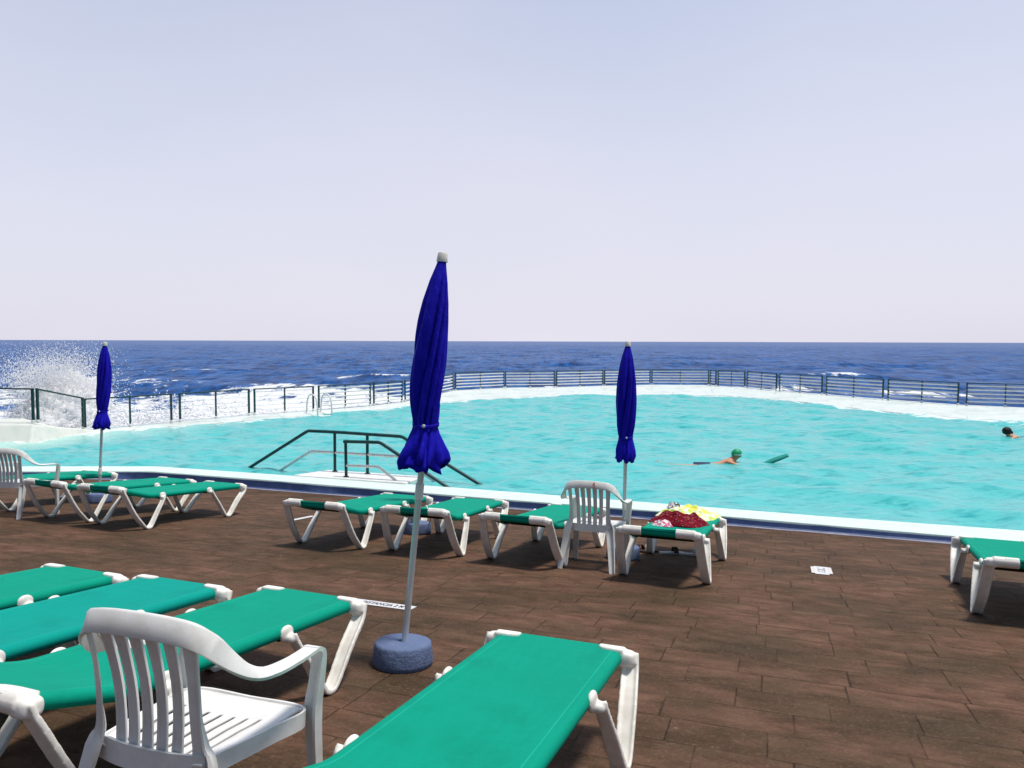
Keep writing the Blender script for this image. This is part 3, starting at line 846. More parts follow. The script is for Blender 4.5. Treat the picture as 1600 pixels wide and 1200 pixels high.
def build_lounger(fabric):
    root = thing('sun_lounger', 'x', 'sun lounger', None, 'sun loungers on the deck')
    m = MB()
    aa = list(np.linspace(0, .045, 6)) + list(np.linspace(.1, LL - LHD - .06, 14)) + list(np.linspace(LL - LHD - .03, LL - LHD + .07, 6)) + list(np.linspace(LL - .28, LL - .08, 4)) + list(np.linspace(LL - .045, LL, 6))
    m.rings([ring_at(a) for a in aa])
    for a in (RR_ + .001, LL - RR_ - .001):               # the cloth is wrapped round an end rail as well
        zc = lz(a) - RR_ - .001
        m.tube([(a, b, zc) for b in np.linspace(-LW / 2 + RR_, LW / 2 - RR_, 5)], RR_ - .0005, 16)
    m.build('sling', fabric, root, angle=60)
    # folded backrest support under the head end
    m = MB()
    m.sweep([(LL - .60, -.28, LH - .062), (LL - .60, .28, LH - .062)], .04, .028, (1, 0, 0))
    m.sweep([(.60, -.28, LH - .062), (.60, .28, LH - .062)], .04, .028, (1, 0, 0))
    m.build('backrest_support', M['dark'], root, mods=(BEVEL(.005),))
    m = MB(); rings = []  # dark ribbed sheet added to paint in the shade under the head end
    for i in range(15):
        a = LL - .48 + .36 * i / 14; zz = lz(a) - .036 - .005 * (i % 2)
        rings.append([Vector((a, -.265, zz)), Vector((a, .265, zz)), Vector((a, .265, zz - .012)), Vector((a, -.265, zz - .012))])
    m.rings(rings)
    m.build('head_shade_panel', M['dark'], root, smooth=False)
    for end in (0, 1):
        for s in (-1, 1):
            m = MB()
            A = (lambda a: a) if end == 0 else (lambda a: LL - a)
            zt = lz(A(0.03))
            y0 = LW / 2
            # flat V: corner -> foot -> side rail, splaying outwards to the foot
            zs = lz(A(.60))
            P = [(A(.010), s * (y0 + .030), zt - .012), (A(.022), s * (y0 + .031), zt - .05), (A(.05), s * (y0 + .034), zt - .10), (A(.165), s * (y0 + .05), .19), (A(.278), s * (y0 + .062), .055), (A(.318), s * (y0 + .065), .017), (A(.35), s * (y0 + .066), .011), (A(.382), s * (y0 + .065), .019),
                 (A(.415), s * (y0 + .062), .06), (A(.49), s * (y0 + .05), .18), (A(.575), s * (y0 + .034), zs - .085), (A(.598), s * (y0 + .028), zs - .03)]
            m.sell((A(.034), s * (y0 + .004), zt - .034), (.041, .050, .034), .58)
            m.sell((A(.600), s * (y0 - .002), zs - .036), (.046, .018, .042), .9)
            m.sell((A(.592), s * (y0 + .016), zs - .056), (.030, .036, .022), .75)
            q = spline(P, 4); nq = len(q)
            wd = lerp_list([.070, .076, .080, .082, .078, .076, .074, .072, .068, .062, .056, .052], nq)
            tk = lerp_list([.010, .016, .018, .018, .016, .016, .018, .018, .018, .016, .015, .010], nq)
            # section with a raised rib along the outer edge
            sec = [(-.5, -.5), (.5, -.5), (.5, 1.0), (.36, 1.0), (.30, .5), (-.30, .5), (-.36, .9), (-.5, .9)]
            m.sweep(q, wd, tk, (0, 1.0 * s, 0.0) if end == 0 else (0, -1.0 * s, 0.0), sec)
            # end-rail half of the corner cap
            grid = []
            sg = 1 if end == 0 else -1
            for i in range(10):
                t = i / 9; b = s * (y0 + .004 - (.120 if end == 0 else .165) * t)
                sh = math.sqrt(max(0, 1 - t ** 3)); of = .0125
                zc = lz(A(0.0)); pts = []
                inn = .012 + (.030 if end == 0 else .042) * sh
                zin = lz(A(RR_ + inn))
                for k in np.linspace(0, 1, 5):
                    a_ = A(RR_ + inn * (1 - k)); pts.append(Vector((a_, b, lz(a_) + of)))
                for g_ in np.linspace(70, -90, 7):
                    pts.append(Vector((A(RR_ - (RR_ + of) * math.cos(R(g_))), b, zc - RR_ + (RR_ + of) * math.sin(R(g_)))))
                pts.append(Vector((A(RR_ + .03), b, zc - 2 * RR_ - .006))); pts.append(Vector((A(RR_ + inn), b, zc - .016)))
                grid.append(pts)
            m.rings(grid)
            fuse(m.build('leg', M['plastic'], root, angle=35), .0050, 7)
    return root
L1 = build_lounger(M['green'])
spots = [
    (-1.324, 9.194, -111.9, 'green lounger leftmost of the four in the middle row, beside the pool handrails'),
    (-.398, 8.991, -107.6, 'green lounger over the half hidden blue parasol base, crossed by the tall pole'),
    (.769, 8.609, -113.3, 'green lounger just behind the lone white chair by the pool'),
    (1.974, 8.06, -112.1, 'green lounger with two towels heaped on it'),
    (4.642, 6.99, -114.4, 'green lounger standing alone, cut off at the right edge'),
    (-3.899, 9.977, -113.2, 'green lounger rightmost of the three under the left parasol'),
    (-4.707, 10.321, -115.1, 'green lounger in the middle of the three under the left parasol'),
    (-6.162, 10.987, -113.1, 'green lounger behind the left chair\'s armrest, nearest the pool kerb'),
    (-1.151, 4.153, -112.7, 'green lounger directly behind the near white chair'),
    (-2.677, 4.558, -113.1, 'green lounger farthest left in the near row, cut off by the left edge'),
    (.225, 3.42, -110.6, 'big green lounger filling the bottom centre, nearest of all'),
]
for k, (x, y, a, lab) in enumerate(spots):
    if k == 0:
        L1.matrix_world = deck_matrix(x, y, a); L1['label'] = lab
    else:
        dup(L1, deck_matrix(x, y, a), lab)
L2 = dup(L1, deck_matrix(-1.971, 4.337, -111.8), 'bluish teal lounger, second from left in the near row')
for ch in L2.children:
    if ch.name.startswith('sling'):
        ch.data = ch.data.copy(); ch.data.materials[0] = M['teal']

# ------------------------------------------------------------------ white resin armchairs
def build_chair():
    root = thing('resin_armchair', 'x', 'chair', None, 'white resin armchairs')
    bx = lambda y, z: -.215 - .20 * (z - .42) + .55 * y * y          # curved, raked back
    # seat with long slots
    ys = [-.235, -.20]
    slots = []
    for c in np.linspace(-.156, .156, 7):
        ys += [c - .008, c + .008]; slots.append(len(ys) - 2)
    ys += [.20, .235]
    xs_ = [-.215, -.19, -.165, -.12, -.06, 0, .06, .105, .135, .17, .205, .235, .252, .258]
    def seat_z(x, y):
        z = .425 - .018 * math.cos(min(1, abs(y) / .235) * math.pi / 2) * (1 if x < .15 else max(0, (.22 - x) / .07))
        z -= .012 * max(0, -x) / .2
        if x > .2: z -= .025 * ((x - .2) / .058) ** 2
        return z
    m = MB(); V = []
    for x in xs_:
        k = 1 - .16 * max(0, (-x + .05)) / .27
        for y in ys: V.append((x, y * k, seat_z(x, y)))
    F = []; ny = len(ys)
    for i in range(len(xs_) - 1):
        for j in range(ny - 1):
            if j in slots and 2 <= i <= 6: continue
            F.append((i * ny + j, i * ny + j + 1, (i + 1) * ny + j + 1, (i + 1) * ny + j))
    m.add(V, F)
    m.build('seat', M['chair'], root, angle=50, mods=(SOLID(.011, -1), BEVEL(.003)))
    # apron under the seat
    m = MB()
    P = spline([(-.20, -.20, .395), (.05, -.235, .395), (.235, -.236, .392), (.25, 0, .39), (.235, .236, .392), (.05, .235, .395), (-.20, .20, .395)], 6)
    m.sweep(P, .055, .010, (0, 0, 1))
    P = spline([(-.20, .20, .395), (-.222, .1, .395), (-.228, 0, .395), (-.222, -.1, .395), (-.20, -.20, .395)], 6)
    m.sweep(P, .07, .010, (0, 0, 1))
    m.build('apron', M['chair'], root, angle=50)
    # back: slats, lower bar, broad top band that flows into the arms
    m = MB()
    for y in np.linspace(-.113, .113, 5):
        P = [(bx(y * .93, z) + .02 * math.sin((z - .42) / .36 * math.pi), y * (.93 + .12 * (z - .42) / .36), z) for z in np.linspace(.385, .775, 10)]
        m.sweep(P, lerp_list([.040, .036, .035, .036, .044], 10), .011, (0, 1, 0), [(-.5, -.2), (-.42, -.5), (.42, -.5), (.5, -.2), (.5, .5), (.36, .5), (.3, .1), (-.3, .1), (-.36, .5), (-.5, .5)])
    T = [(.19, -.285, .640), (.06, -.298, .638), (-.06, -.300, .643), (-.14, -.292, .668), (-.20, -.270, .715), (-.245, -.235, .765), (-.275, -.185, .795), (-.288, -.10, .806), (-.292, 0, .809)]
    T = T + [(x, -y, z) for x, y, z in T[-2::-1]]
    W = [(0, 1, 0), (0, 1, .05), (.1, 1, .25), (.3, .8, .7), (.42, .45, 1.1), (.35, .2, 1.3), (.25, .05, 1.4), (.2, 0, 1.4), (.2, 0, 1.4)]
    Wd = [Vector(w) for w in W]; Wd = Wd + [Vector((w.x, -w.y, w.z)) for w in Wd[-2::-1]]
    # keep the section continuous: side vector turns from +y (right arm) over z to -y (left arm)
    q = spline(T, 5); nq = len(q)
    side = [Vector((float(np.interp(i / (nq - 1), np.linspace(0, 1, len(Wd)), [w.x for w in Wd])),
                    float(np.interp(i / (nq - 1), np.linspace(0, 1, len(Wd)), [w.y for w in Wd])),
                    float(np.interp(i / (nq - 1), np.linspace(0, 1, len(Wd)), [w.z for w in Wd])))) for i in range(nq)]
    wid = lerp_list([.056, .056, .054, .056, .060, .066, .070, .072, .072, .072, .070, .066, .060, .056, .054, .056, .056], nq)
    sec = [(-.5, -.35), (-.45, -.5), (.42, -.5), (.5, -.1), (.5, 1.1), (.40, 1.1), (.34, .5), (-.5, .5)]
    i0 = int(nq * .175); i1 = nq - 1 - i0
    m.sweep(q[i0:i1 + 1], wid[i0:i1 + 1], .013, side[i0:i1 + 1], sec)
    m.build('backrest', M['chair'], root, angle=45)
    for part in (slice(0, i0 + 1), slice(i1, nq)):
        m = MB(); m.sweep(q[part], wid[part], .013, side[part], sec)
        m.build('armrest', M['chair'], root, angle=45)
    # front legs run up to the arms
    Lsec = [(-.5, -.5), (.5, -.5), (.5, .5), (.34, .5), (.30, -.22), (-.5, -.22)]
    for s in (-1, 1):
        P = spline([(.180, s * .285, .642), (.218, s * .283, .632), (.238, s * .278, .60), (.240, s * .268, .50), (.243, s * .256, .40), (.262, s * .262, .2), (.282, s * .27, .0)], 4)
        m = MB(); n_ = len(P)
        m.sweep(P, lerp_list([.054, .056, .056, .058, .066, .056, .046], n_), lerp_list([.013, .016, .03, .04, .045, .04, .032], n_), (0, s, 0), Lsec)
        m.build('leg', M['chair'], root, angle=40)
        P = [(-.276, s * .186, .775), (-.246, s * .180, .66), (-.226, s * .178, .54), (-.208, s * .182, .45), (-.212, s * .198, .39), (-.25, s * .225, .2), (-.30, s * .25, .0)]
        P = spline(P, 4); n_ = len(P)
        m = MB()
        m.sweep(P, lerp_list([.046, .036, .036, .048, .078, .066, .050], n_), lerp_list([.012, .012, .014, .03, .045, .04, .034], n_), (.35, s, 0), Lsec)
        m.build('leg', M['chair'], root, angle=40)
    return root
ch = build_chair()
ch.matrix_world = deck_matrix(-1.025, 2.31, 71) ; ch['label'] = 'white slatted armchair nearest the camera, beside the near green lounger'
ch2 = dup(ch, deck_matrix(.804, 7.104, 68.7), 'white armchair with a red mark, between the green loungers by the pool')
ch3 = dup(ch, deck_matrix(-6.10, 9.11, 80), 'white armchair cut off by the left edge, behind the left loungers')
t_ = NT('red_mark'); M['red'] = t_.set(base=(.55, .05, .02), rough=.6)
m = MB()
mk = Vector((-.305, -.06, .805))
m.sweep([mk + Vector((0, .0, .028)), mk + Vector((0, .001, -.028))], .007, .003, (0, 1, 0))
m.sweep([mk + Vector((0, .017, -.004)), mk + Vector((0, .002, .027))], .006, .0032, (0, 1, 0))
m.build('red_mark', M['red'], ch2, smooth=False)

# ------------------------------------------------------------------ closed blue parasols
def parasol(x, y, lean, length, label, seed, collar=.95, skirt=1.0, spin=0, flare=1.0, hidden=False, droop=0.0):
    rs = np.random.default_rng(seed)
    up = Vector((lean[0], lean[1], 1)).normalized()
    root = thing('closed_parasol', label, 'parasol', deck_matrix(x, y, 0), 'closed blue parasols')
    inv = deck_matrix(x, y, 0).to_3x3().inverted()
    ax = inv @ up                      # pole direction in the root's frame
    e1 = Vector((1, 0, 0)); e1 = (e1 - ax * e1.dot(ax)).normalized(); e2 = ax.cross(e1)
    frame = Matrix((e1, e2, ax)).transposed()
    fr = frame.to_4x4()
    # base
    m = MB()
    n1 = rs.uniform(0, 6.28, 6)
    fn = lambda r, z, th: r * (1 + .012 * math.sin(3 * th + n1[0]) + .008 * math.sin(7 * th + n1[1] + 20 * z) + (.02 * math.sin(11 * th + n1[2]) * math.sin(17 * th) if z < .02 else .006 * math.sin(19 * th + 60 * z)))
    m.lathe([(.150, -.01), (.168, .004), (.172, .03), (.168, .08), (.164, .112), (.161, .122), (.152, .130), (.08, .133), (.028, .134), (.027, .10)], 72, (0, 0, 0), fn)
    m.build('base', M['base'], root, angle=50)
    pole = MB(); pole.tube([fr @ Vector((0, 0, .09)), fr @ Vector((0, 0, length - .03))], .0185, 16)
    po = pole.build('pole', M['metal'], root)
    m = MB(); m.lathe([(.020, 0), (.0245, .002), (.0245, .085), (.0235, .09), (.020, .092)], 20); 
    m.v = [tuple(fr @ (Vector(p) + Vector((0, 0, collar)))) for p in m.v]
    m.build('collar', M['plastic'], po)
    # canopy, folded round the pole
    S = [0, .02, .10, .20, .29, .38, .48, .60, .70, .775, .80, .825, .87, .92, .965, 1.0]
    Rr = [.026, .030, .056, .078, .090, .096, .099, .094, .086, .074, .068, .073, .094, .116, .124, .104]
    m = MB(); n = 120; rings = []
    cl = 1.17
    ph = rs.uniform(0, 6.28, 8)
    ns = 70
    for i in range(ns + 1):
        s = i / ns
        r0 = float(np.interp(s, S, Rr))
        if s > .8: r0 = .068 + (r0 - .068) * flare
        z = length - .045 - s * cl
        fold = .06 + .34 * min(1, s / .3)
        if s > .8: fold = .16 + .20 * (s - .8) / .2 * skirt
        bow = .035 * math.sin(math.pi * min(1, s / .82)) * math.cos(spin)
        ring = []
        for k in range(n):
            th = 2 * math.pi * k / n
            tw = th + 1.7 * s + .16 * math.sin(5 * s + ph[0])
            c = math.cos(8 * tw + .5 * math.sin(3 * th + ph[1]))
            pleat = abs(math.cos(3.5 * tw + 1.0 * math.sin(2 * th + ph[1] + 2 * s) + .5 * math.sin(3 * s + ph[5]))) ** .55
            rr = r0 * (1 - fold * (1 - pleat) * 1.15 + .022 * math.sin(6 * th + 14 * s + ph[6]) * min(1, s * 3) + .07 * math.sin(2 * th + ph[2] + 3 * s) + .03 * math.sin(13 * th + ph[3] + 9 * s) * min(1, s * 2))
            zz = z
            if s > .8:
                g = (s - .8) / .2
                rr *= 1 + .10 * g * math.sin(5 * th + ph[4]) * skirt + .07 * g * math.sin(17 * th + ph[5])
                zz += g * g * (.016 * math.sin(4 * th + ph[6]) + .012 * math.sin(9 * th + ph[7]) + droop * math.sin(th + ph[5]))
            x_, y_ = rr * math.cos(th) + bow * math.cos(spin + 2.6) * .6, rr * math.sin(th) + bow * math.sin(spin + 2.6) * .6
            ring.append(fr @ Vector((x_, y_, zz)))
        rings.append(ring)
    m.rings(rings, True, False)
    can = m.build('canopy', M['canopy'], root, angle=70, mods=(SOLID(.006, -1),))
    # tucked inner layers of the skirt
    m = MB(); rings = []
    for i in range(10):
        g = i / 9; s = .83 + .15 * g
        ring = []
        for k in range(96):
            th = 2 * math.pi * k / 96
            rr = (.055 + .045 * g * flare) * (1 + .22 * math.sin(7 * th + ph[2]) * g + .10 * math.sin(15 * th + ph[0]) * g)
            ring.append(fr @ Vector((rr * math.cos(th), rr * math.sin(th), length - .045 - s * cl - .03 * g + .02 * g * math.sin(5 * th + ph[3]))))
        rings.append(ring)
    m.rings(rings, False, False)
    m.build('valance', M['canopy'], can, angle=70, mods=(SOLID(.005, -1),))
    # tie strap with its press stud
    m = MB(); rings = []
    for i in range(5):
        z = length - .045 - .80 * cl + (i - 2) * .0055
        rings.append([fr @ Vector(((.0690 + (.0015 if 0 < i < 4 else 0)) * math.cos(2 * math.pi * k / 60) * (1 + .03 * math.sin(6 * math.pi * k / 60)), (.0690 + (.0015 if 0 < i < 4 else 0)) * math.sin(2 * math.pi * k / 60), z + .012 * math.sin(2 * math.pi * k / 60 + 1))) for k in range(60)])
    m.rings(rings, False, False)
    st = m.build('tie_strap', M['canopy'], can, mods=(SOLID(.004, 1),))
    m = MB(); m.lathe([(.011, -.004), (.011, .0), (.008, .005), (.002, .007)], 14)
    d = Vector((-.05, -1, 0)).normalized()
    b = Matrix((d.cross(Vector((0, 0, 1))), Vector((0, 0, 1)), d)).transposed()
    m.v = [tuple(fr @ (b @ Vector(p) + d * .074 + Vector((0, 0, length - .045 - .80 * cl)))) for p in m.v]
    m.build('press_stud', M['metal'], can)
    m = MB(); m.lathe([(.031, -.052), (.032, -.048), (.0275, -.006), (.025, .0), (.012, .003)], 20)
    m.v = [tuple(fr @ (Vector(p) + Vector((0, 0, length)))) for p in m.v]
    m.build('finial_cap', M['plastic'], root)
    return root
PARASOLS = 0
parasol(-.625, 4.16, (.099, .03), 2.36, 'tall closed blue parasol in the middle, nearest the camera', 3, .955, 1.15, .4, 1.15)
parasol(1.15, 7.52, (.014, .03), 2.23, 'closed blue parasol beside the white chair, right of the middle one', 5, .5, .35, 1.2, .62)
parasol(-5.90, 10.50, (.055, .02), 2.29, 'closed blue parasol on the left in front of the splash', 8, .4, 1.1, 2.0, .95, droop=.01)
parasol(-1.13, 8.70, (.052, .02), 2.02, 'closed blue parasol hidden behind the middle one, its base under a lounger', 12, .4, .5, 1.0, .45)

# ------------------------------------------------------------------ papers and tape on the deck
t_ = NT('white_vinyl'); co = t_.coord(); M['vinyl'] = t_.set(base=t_.mix(t_.noise(co, 12, 4), (.66, .66, .66), (.58, .57, .58)), rough=.5)
t_ = NT('black_print'); M['ink'] = t_.set(base=(.03, .025, .04), rough=.6)
r = thing('floor_tape', 'white floor tape lettered with a distance rule, behind the tall parasol pole', 'floor tape', deck_matrix(-.955, 5.425, -20.2))
m = MB(); m.box((0, 0, .004), (.50, .115, .003)); m.build('strip', M['vinyl'], r, smooth=False)
fc = bpy.data.curves.new('lettering', 'FONT'); fc.body = 'DISTANCIA 2 M'; fc.size = .078; fc.align_x = 'CENTER'; fc.align_y = 'CENTER'; fc.extrude = .0004; fc.space_character = 1.08; fc.offset = .0018
fo = bpy.data.objects.new('lettering', fc); COL.objects.link(fo); fo.parent = r; fc.materials.append(M['ink'])
bpy.context.view_layer.update()
lm = bpy.data.meshes.new_from_object(fo.evaluated_get(bpy.context.evaluated_depsgraph_get()))
bpy.data.objects.remove(fo)
fo = bpy.data.objects.new('lettering', lm); COL.objects.link(fo); fo.parent = r; fo.location = (.0, -.004, .0064); fo.scale = (.60, 1, 1)
r = thing('floor_notice', 'small white paper notice taped flat on the open brown deck', 'notice', deck_matrix(3.055, 7.20, -20))
m = MB(); m.box((0, 0, .004), (.130, .40, .002)); m.build('sheet', M['vinyl'], r, smooth=False)
for s in (-1, 1):
    m = MB(); m.box((s * .078, .012 * s, .0065), (.036, .33, .0015)); m.build('tape', mat_simple('clear_tape_%d' % (s + 1), (.5, .46, .43), (.7, .67, .65), 20), r, smooth=False)
m = MB()
for (x, y, w, h) in [(-.028, .10, .014, .03), (.028, .10, .014, .03), (-.012, .03, .022, .03), (.014, .055, .02, .022), (-.03, .0, .008, .05), (.03, .02, .008, .06), (.012, -.02, .024, .02), (-.028, -.07, .012, .03), (.028, -.07, .012, .03), (0, -.09, .05, .008)]:
    m.box((x, y, .0058), (w, h, .0006))
m.build('print', M['ink'], r, smooth=False)
r = thing('floor_tape', 'plain white floor tape seen between a lounger\'s legs by the kerb', 'floor tape', deck_matrix(-2.73, 9.57, 70))
m = MB(); m.box((0, 0, .004), (.46, .07, .003)); m.build('strip', M['vinyl'], r, smooth=False)

# ------------------------------------------------------------------ towels and belongings on the fourth lounger
def bed_matrix(x, y, ang, h): return deck_matrix(x, y, ang, h)
def heap(name, label, cat, mat, mtx, sx, sy, h, seed, fold=1.0):
    rs = np.random.default_rng(seed)
    n = 64
    U, V = np.meshgrid(np.linspace(-1, 1, n), np.linspace(-1, 1, n), indexing='ij')
    ph = rs.uniform(0, 6.28, 12)
    ang = np.arctan2(V, U)
    rim = 1 + .14 * np.sin(3 * ang + ph[0]) + .09 * np.sin(5 * ang + ph[1])
    rr = np.maximum(abs(U), abs(V)) + 1e-6
    sc = (np.maximum(abs(U), abs(V)) / np.sqrt(U * U + V * V + 1e-9)) * .55 + .45
    x = U * sx * sc * rim; y = V * sy * sc * rim
    d = np.clip(1 - rr, 0, 1)
    base = (1 - (1 - d) ** 2.6)
    f = .72 + .10 * np.sin(5.2 * U + 2.5 * V + ph[2] + 1.1 * np.sin(3 * V + ph[3])) + .10 * np.sin(8 * V - 4 * U + ph[4] + 1.3 * np.sin(4 * U + ph[5])) + .07 * np.sin(13 * U + 6 * V + ph[6] + np.sin(7 * V)) + .06 * np.sin(21 * V + 9 * U + ph[7])
    z = h * base * np.clip(f * fold + .18, .12, 1.3) + .004
    o = grid_object(name, x, y, z, mat)
    md = o.modifiers.new('solidify', 'SOLIDIFY'); md.thickness = .008; md.offset = 1
    o.matrix_world = mtx
    tag(o, label, cat)
    return o
t_ = NT('yellow_checked_towelling'); co = t_.coord()
ck = t_.n('ShaderNodeTexChecker'); ck.inputs['Scale'].default_value = 11; t_.l(co, ck.inputs['Vector'])
blob = t_.ramp(t_.noise(co, 13, 2), [(.47, 0.), (.53, 1.)])
M['yellow'] = t_.set(base=t_.mix(blob, (.72, .74, .13), (.78, .80, .60)), rough=.9, spec=.1, normal=t_.bump(t_.noise(co, 260, 2), .5, .004))
c_ = t_.mix(t_.math('MULTIPLY', t_.ramp(t_.noise(co, 10, 2), [(.58, 0.), (.62, 1.)]), .8), M['yellow'].node_tree.nodes['Principled BSDF'].inputs[0].links[0].from_socket, (.42, .60, .03))
t_.l(c_, t_.b.inputs['Base Color'])
t_ = NT('dark_red_print'); co = t_.coord()
vr = t_.n('ShaderNodeTexVoronoi'); vr.inputs['Scale'].default_value = 42; t_.l(co, vr.inputs['Vector'])
dots = t_.ramp(vr.outputs['Distance'], [(.16, 1.), (.24, 0.)])
M['redcloth'] = t_.set(base=t_.mix(t_.math('MULTIPLY', dots, .5), t_.mix(t_.noise(co, 9, 3), (.10, .003, .010), (.21, .006, .020)), (.75, .5, .45)), rough=.85, spec=.12, normal=t_.bump(t_.noise(co, 200, 2), .4, .003))
heap('beach_towel', 'yellow and white patterned towel heaped on the lounger, behind the red one', 'towel', M['yellow'], bed_matrix(1.90, 7.93, -22, .378), .33, .27, .125, 4)
heap('beach_towel', 'dark red speckled cloth crumpled on the lounger before the yellow towel', 'towel', M['redcloth'], bed_matrix(1.70, 7.42, -20, .378), .30, .17, .12, 9)
t_ = NT('pink_white_print'); co = t_.coord()
M['pink'] = t_.set(base=t_.mix(t_.ramp(t_.noise(co, 30, 3), [(.45, 0.), (.55, 1.)]), (.75, .72, .72), (.6, .08, .22)), rough=.7)
heap('folded_cloth', 'small pink and white folded cloth tucked under the dark red one', 'cloth', M['pink'], bed_matrix(1.50, 7.28, -8, .376), .10, .07, .06, 21)
t_ = NT('black_white_print'); co = t_.coord()
M['bw'] = t_.set(base=t_.mix(t_.ramp(t_.noise(co, 34, 3), [(.46, 0.), (.54, 1.)]), (.03, .03, .04), (.78, .74, .74)), rough=.6)
heap('folded_cloth', 'tiny black and white bundle lying on top of the yellow towel', 'cloth', M['bw'], bed_matrix(1.76, 7.96, -22, .47), .075, .06, .07, 31)
# footwear under the lounger
M['sandal_dark'] = mat_simple('dark_rubber', (.03, .016, .012), (.06, .03, .02), 20, .7)
M['sandal_grey'] = mat_simple('grey_rubber', (.42, .42, .45), (.62, .62, .64), 20, .6)
def sandal(x, y, ang, mat, strap, label):
    r = thing('sandal', label, 'sandal', deck_matrix(x, y, ang), 'sandals under the lounger with towels')
    m = MB(); rings = []
    prof = [(-.13, .028), (-.12, .036), (-.06, .036), (0, .034), (.06, .045), (.10, .044), (.13, .028), (.138, .012)]
    for a, w in prof: rings.append([Vector((a, -w, 0)), Vector((a, w, 0)), Vector((a, w, .022)), Vector((a, -w, .022))])
    m.rings(rings); m.build('sole', mat, r, mods=(BEVEL(.004),))
    m = MB(); m.sweep(spline([(.04, -.043, .015), (.035, -.03, .06), (.03, 0, .075), (.035, .03, .06), (.04, .043, .015)], 4), .05, .005, (1, 0, 0)); m.build('strap', strap, r)
sandal(1.38, 7.98, -60, M['sandal_dark'], M['sandal_dark'], 'dark brown sandal under the towel lounger, left of its pair')
sandal(1.48, 8.02, -45, M['sandal_dark'], M['plastic'], 'dark brown sandal with a white strap under the towel lounger')
sandal(1.72, 7.86, 10, M['sandal_grey'], M['sandal_dark'], 'grey sandal under the towel lounger, beside the brown pair')
sandal(1.92, 7.80, -15, M['sandal_grey'], M['sandal_grey'], 'pale grey sandal under the towel lounger, rightmost')
# loose cord under the second lounger
m = MB(); m.tube(spline([(-.93, 8.02, dz(-.93, 8.02) + .42), (-.90, 7.98, dz(-.9, 7.98) + .37), (-.87, 7.97, dz(-.87, 7.97) + .40), (-.875, 7.97, dz(-.87, 7.97) + .33), (-.89, 7.97, dz(-.9, 7.97) + .25), (-.91, 7.96, dz(-.9, 7.96) + .20)], 6), .006, 8)
tag(m.build('cord', M['plastic']), 'short white cord dangling from a lounger beside the tall pole', 'cord')

# ------------------------------------------------------------------ swimmers
def skin_mesh(name, pts, edges, radii, mat, parent, root=0, sub=2):
    me = bpy.data.meshes.new(name); me.from_pydata([tuple(p) for p in pts], edges, [])
    o = link(name, me, mat, parent)
    md = o.modifiers.new('skin', 'SKIN'); md.use_smooth_shade = True
    sv = me.skin_vertices[0].data
    for i, q in enumerate(radii): sv[i].radius = q if isinstance(q, tuple) else (q, q)
    sv[root].use_root = True
    md = o.modifiers.new('subsurf', 'SUBSURF'); md.levels = sub; md.render_levels = sub
    return o
M['skin'] = mat_simple('tanned_skin', (.50, .22, .12), (.60, .29, .17), 8, .45)
M['skin2'] = mat_simple('fair_skin', (.52, .28, .18), (.62, .36, .25), 8, .45)
M['cap'] = mat_simple('green_cap', (.008, .27, .115), (.016, .36, .16), 6, .4)
M['hair'] = mat_simple('dark_hair', (.008, .005, .004), (.02, .013, .01), 40, .6, .3, .6)
M['navy'] = mat_simple('navy_swimsuit', (.01, .015, .05), (.02, .03, .09), 10, .6)
M['foamgreen'] = mat_simple('green_foam', (.004, .20, .17), (.008, .27, .22), 14, .75)
def swimmer(name, label, mtx, skin, reach):
    r = thing(name, label, 'person', mtx)
    # +x is the swimming direction; z = 0 is the water surface
    P = [(-.78, 0, -.085), (-.55, 0, -.07), (-.30, 0, -.035), (-.12, 0, .03), (-.02, 0, .115), (.04, 0, .19), (.065, 0, .255), (.155, 0, .185),   # pelvis, belly, chest, upper chest, neck, skull, crown, nose
         (-.14, .17, .04), (.10, .22, -.06), reach[0], (reach[0][0] + .08, reach[0][1] - .02, reach[0][2]),
         (-.14, -.17, .04), (.10, -.22, -.05), reach[1], (reach[1][0] + .08, reach[1][1] + .02, reach[1][2]),
         (-.80, .10, -.09), (-1.2, .13, -.07), (-1.58, .12, -.02), (-1.74, .12, .015),
         (-.80, -.10, -.09), (-1.2, -.13, -.05), (-1.58, -.12, -.03), (-1.74, -.12, -.03)]
    E = [(0, 1), (1, 2), (2, 3), (3, 4), (4, 5), (5, 6), (5, 7), (3, 8), (8, 9), (9, 10), (10, 11), (3, 12), (12, 13), (13, 14), (14, 15), (0, 16), (16, 17), (17, 18), (18, 19), (0, 20), (20, 21), (21, 22), (22, 23)]
    rad_ = [(.14, .09), (.13, .085), (.15, .09), (.12, .08), .058, .088, .06, .018, .06, .045, .034, .022, .06, .045, .034, .022, .085, .058, .038, .03, .085, .058, .038, .03]
    body = skin_mesh('body', P, E, rad_, skin, r)
    return r, body
def ball(m, c, rx, ry, rz, z0=-1.0, n=20, k=12):
    rings = []
    a0 = math.asin(max(-1, z0))
    for i in range(k + 1):
        a = a0 + (math.pi / 2 - .02 - a0) * i / k
        rings.append([Vector((c[0] + rx * math.cos(a) * math.cos(2 * math.pi * j / n), c[1] + ry * math.cos(a) * math.sin(2 * math.pi * j / n), c[2] + rz * math.sin(a))) for j in range(n)])
    m.rings(rings)
rs_, b_ = swimmer('person', 'swimmer in a green cap and white goggles gliding with a float', Matrix.Translation((4.55, 15.02, -.022)) @ Matrix.Rotation(R(-3), 4, 'Z') @ Matrix.Scale(.9, 4), M['skin'], ((.52, .10, -.03), (.50, -.12, -.012)))
m = MB(); ball(m, (.035, 0, .228), .122, .104, .118, -.15)
rot = Matrix.Translation((.035, 0, .228)) @ Matrix.Rotation(R(-16), 4, 'Y') @ Matrix.Translation((-.035, 0, -.228))
m.v = [tuple(rot @ Vector(p)) for p in m.v]; m.build('swim_cap', M['cap'], rs_)
m = MB()
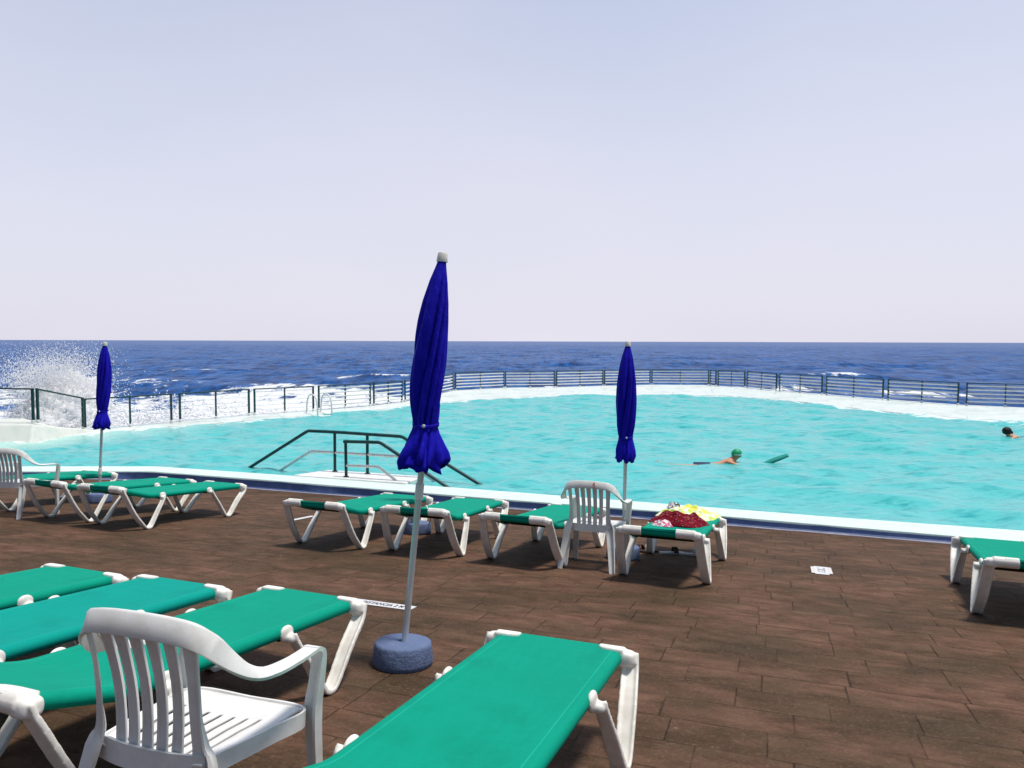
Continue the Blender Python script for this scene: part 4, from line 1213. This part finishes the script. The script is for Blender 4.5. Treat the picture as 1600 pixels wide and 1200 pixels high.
for s in (-1, 1): ball(m, (.128, s * .042, .212), .022, .032, .026)
m.sweep(spline([(.125, .07, .212), (.06, .103, .215), (-.03, .085, .22), (-.085, 0, .225), (-.03, -.085, .22), (.06, -.103, .215), (.125, -.07, .212)], 4), .018, .006, (0, 0, 1))
m.build('goggles', M['white_paint'], rs_)
m = MB(); rings = []
for a, w in [(-.92, .10), (-.85, .155), (-.72, .155), (-.6, .145), (-.56, .12)]:
    rings.append([Vector((a, w * 1.02 * math.cos(2 * math.pi * k / 20), -.075 + .105 * math.sin(2 * math.pi * k / 20))) for k in range(20)])
m.rings(rings); m.build('swim_shorts', M['navy'], rs_)
# float
m = MB(); rings = []
for i in range(12):
    a = -.24 + .48 * i / 11; e = .5 + .5 * math.sin(math.pi * min(1, max(0, (i + .6) / 12.2)))
    w = .11 * (e ** .4); h = .036 * (e ** .5)
    rings.append([Vector((a, w * math.copysign(abs(math.cos(t)) ** .6, math.cos(t)), h * math.copysign(abs(math.sin(t)) ** .6, math.sin(t)))) for t in np.linspace(0, 2 * math.pi, 18, endpoint=False)])
m.rings(rings)
o = m.build('swim_float', M['foamgreen'], angle=60)
o.matrix_world = Matrix.Translation((5.37, 14.98, .075)) @ Matrix.Rotation(R(-4), 4, 'Z') @ Matrix.Rotation(R(-22), 4, 'Y')
tag(o, 'green foam kickboard tilted up in front of the swimmer', 'float')
rs2, b2 = swimmer('person', 'dark haired swimmer in navy swimwear at the right edge of the pool', Matrix.Translation((12.92, 19.25, -.03)) @ Matrix.Rotation(R(171), 4, 'Z') @ Matrix.Scale(.9, 4), M['skin2'], ((.55, .16, -.12), (.5, -.16, -.12)))
m = MB(); ball(m, (.02, 0, .215), .125, .112, .118, -.75); ball(m, (-.095, 0, .16), .05, .06, .07); m.build('hair', M['hair'], rs2)
m = MB(); rings = []
for a, w in [(-.9, .12), (-.8, .155), (-.55, .15), (-.35, .165), (-.22, .15)]:
    rings.append([Vector((a, w * math.cos(2 * math.pi * k / 20), -.05 + .112 * math.sin(2 * math.pi * k / 20))) for k in range(20)])
m.rings(rings); m.build('swimsuit', M['navy'], rs2)
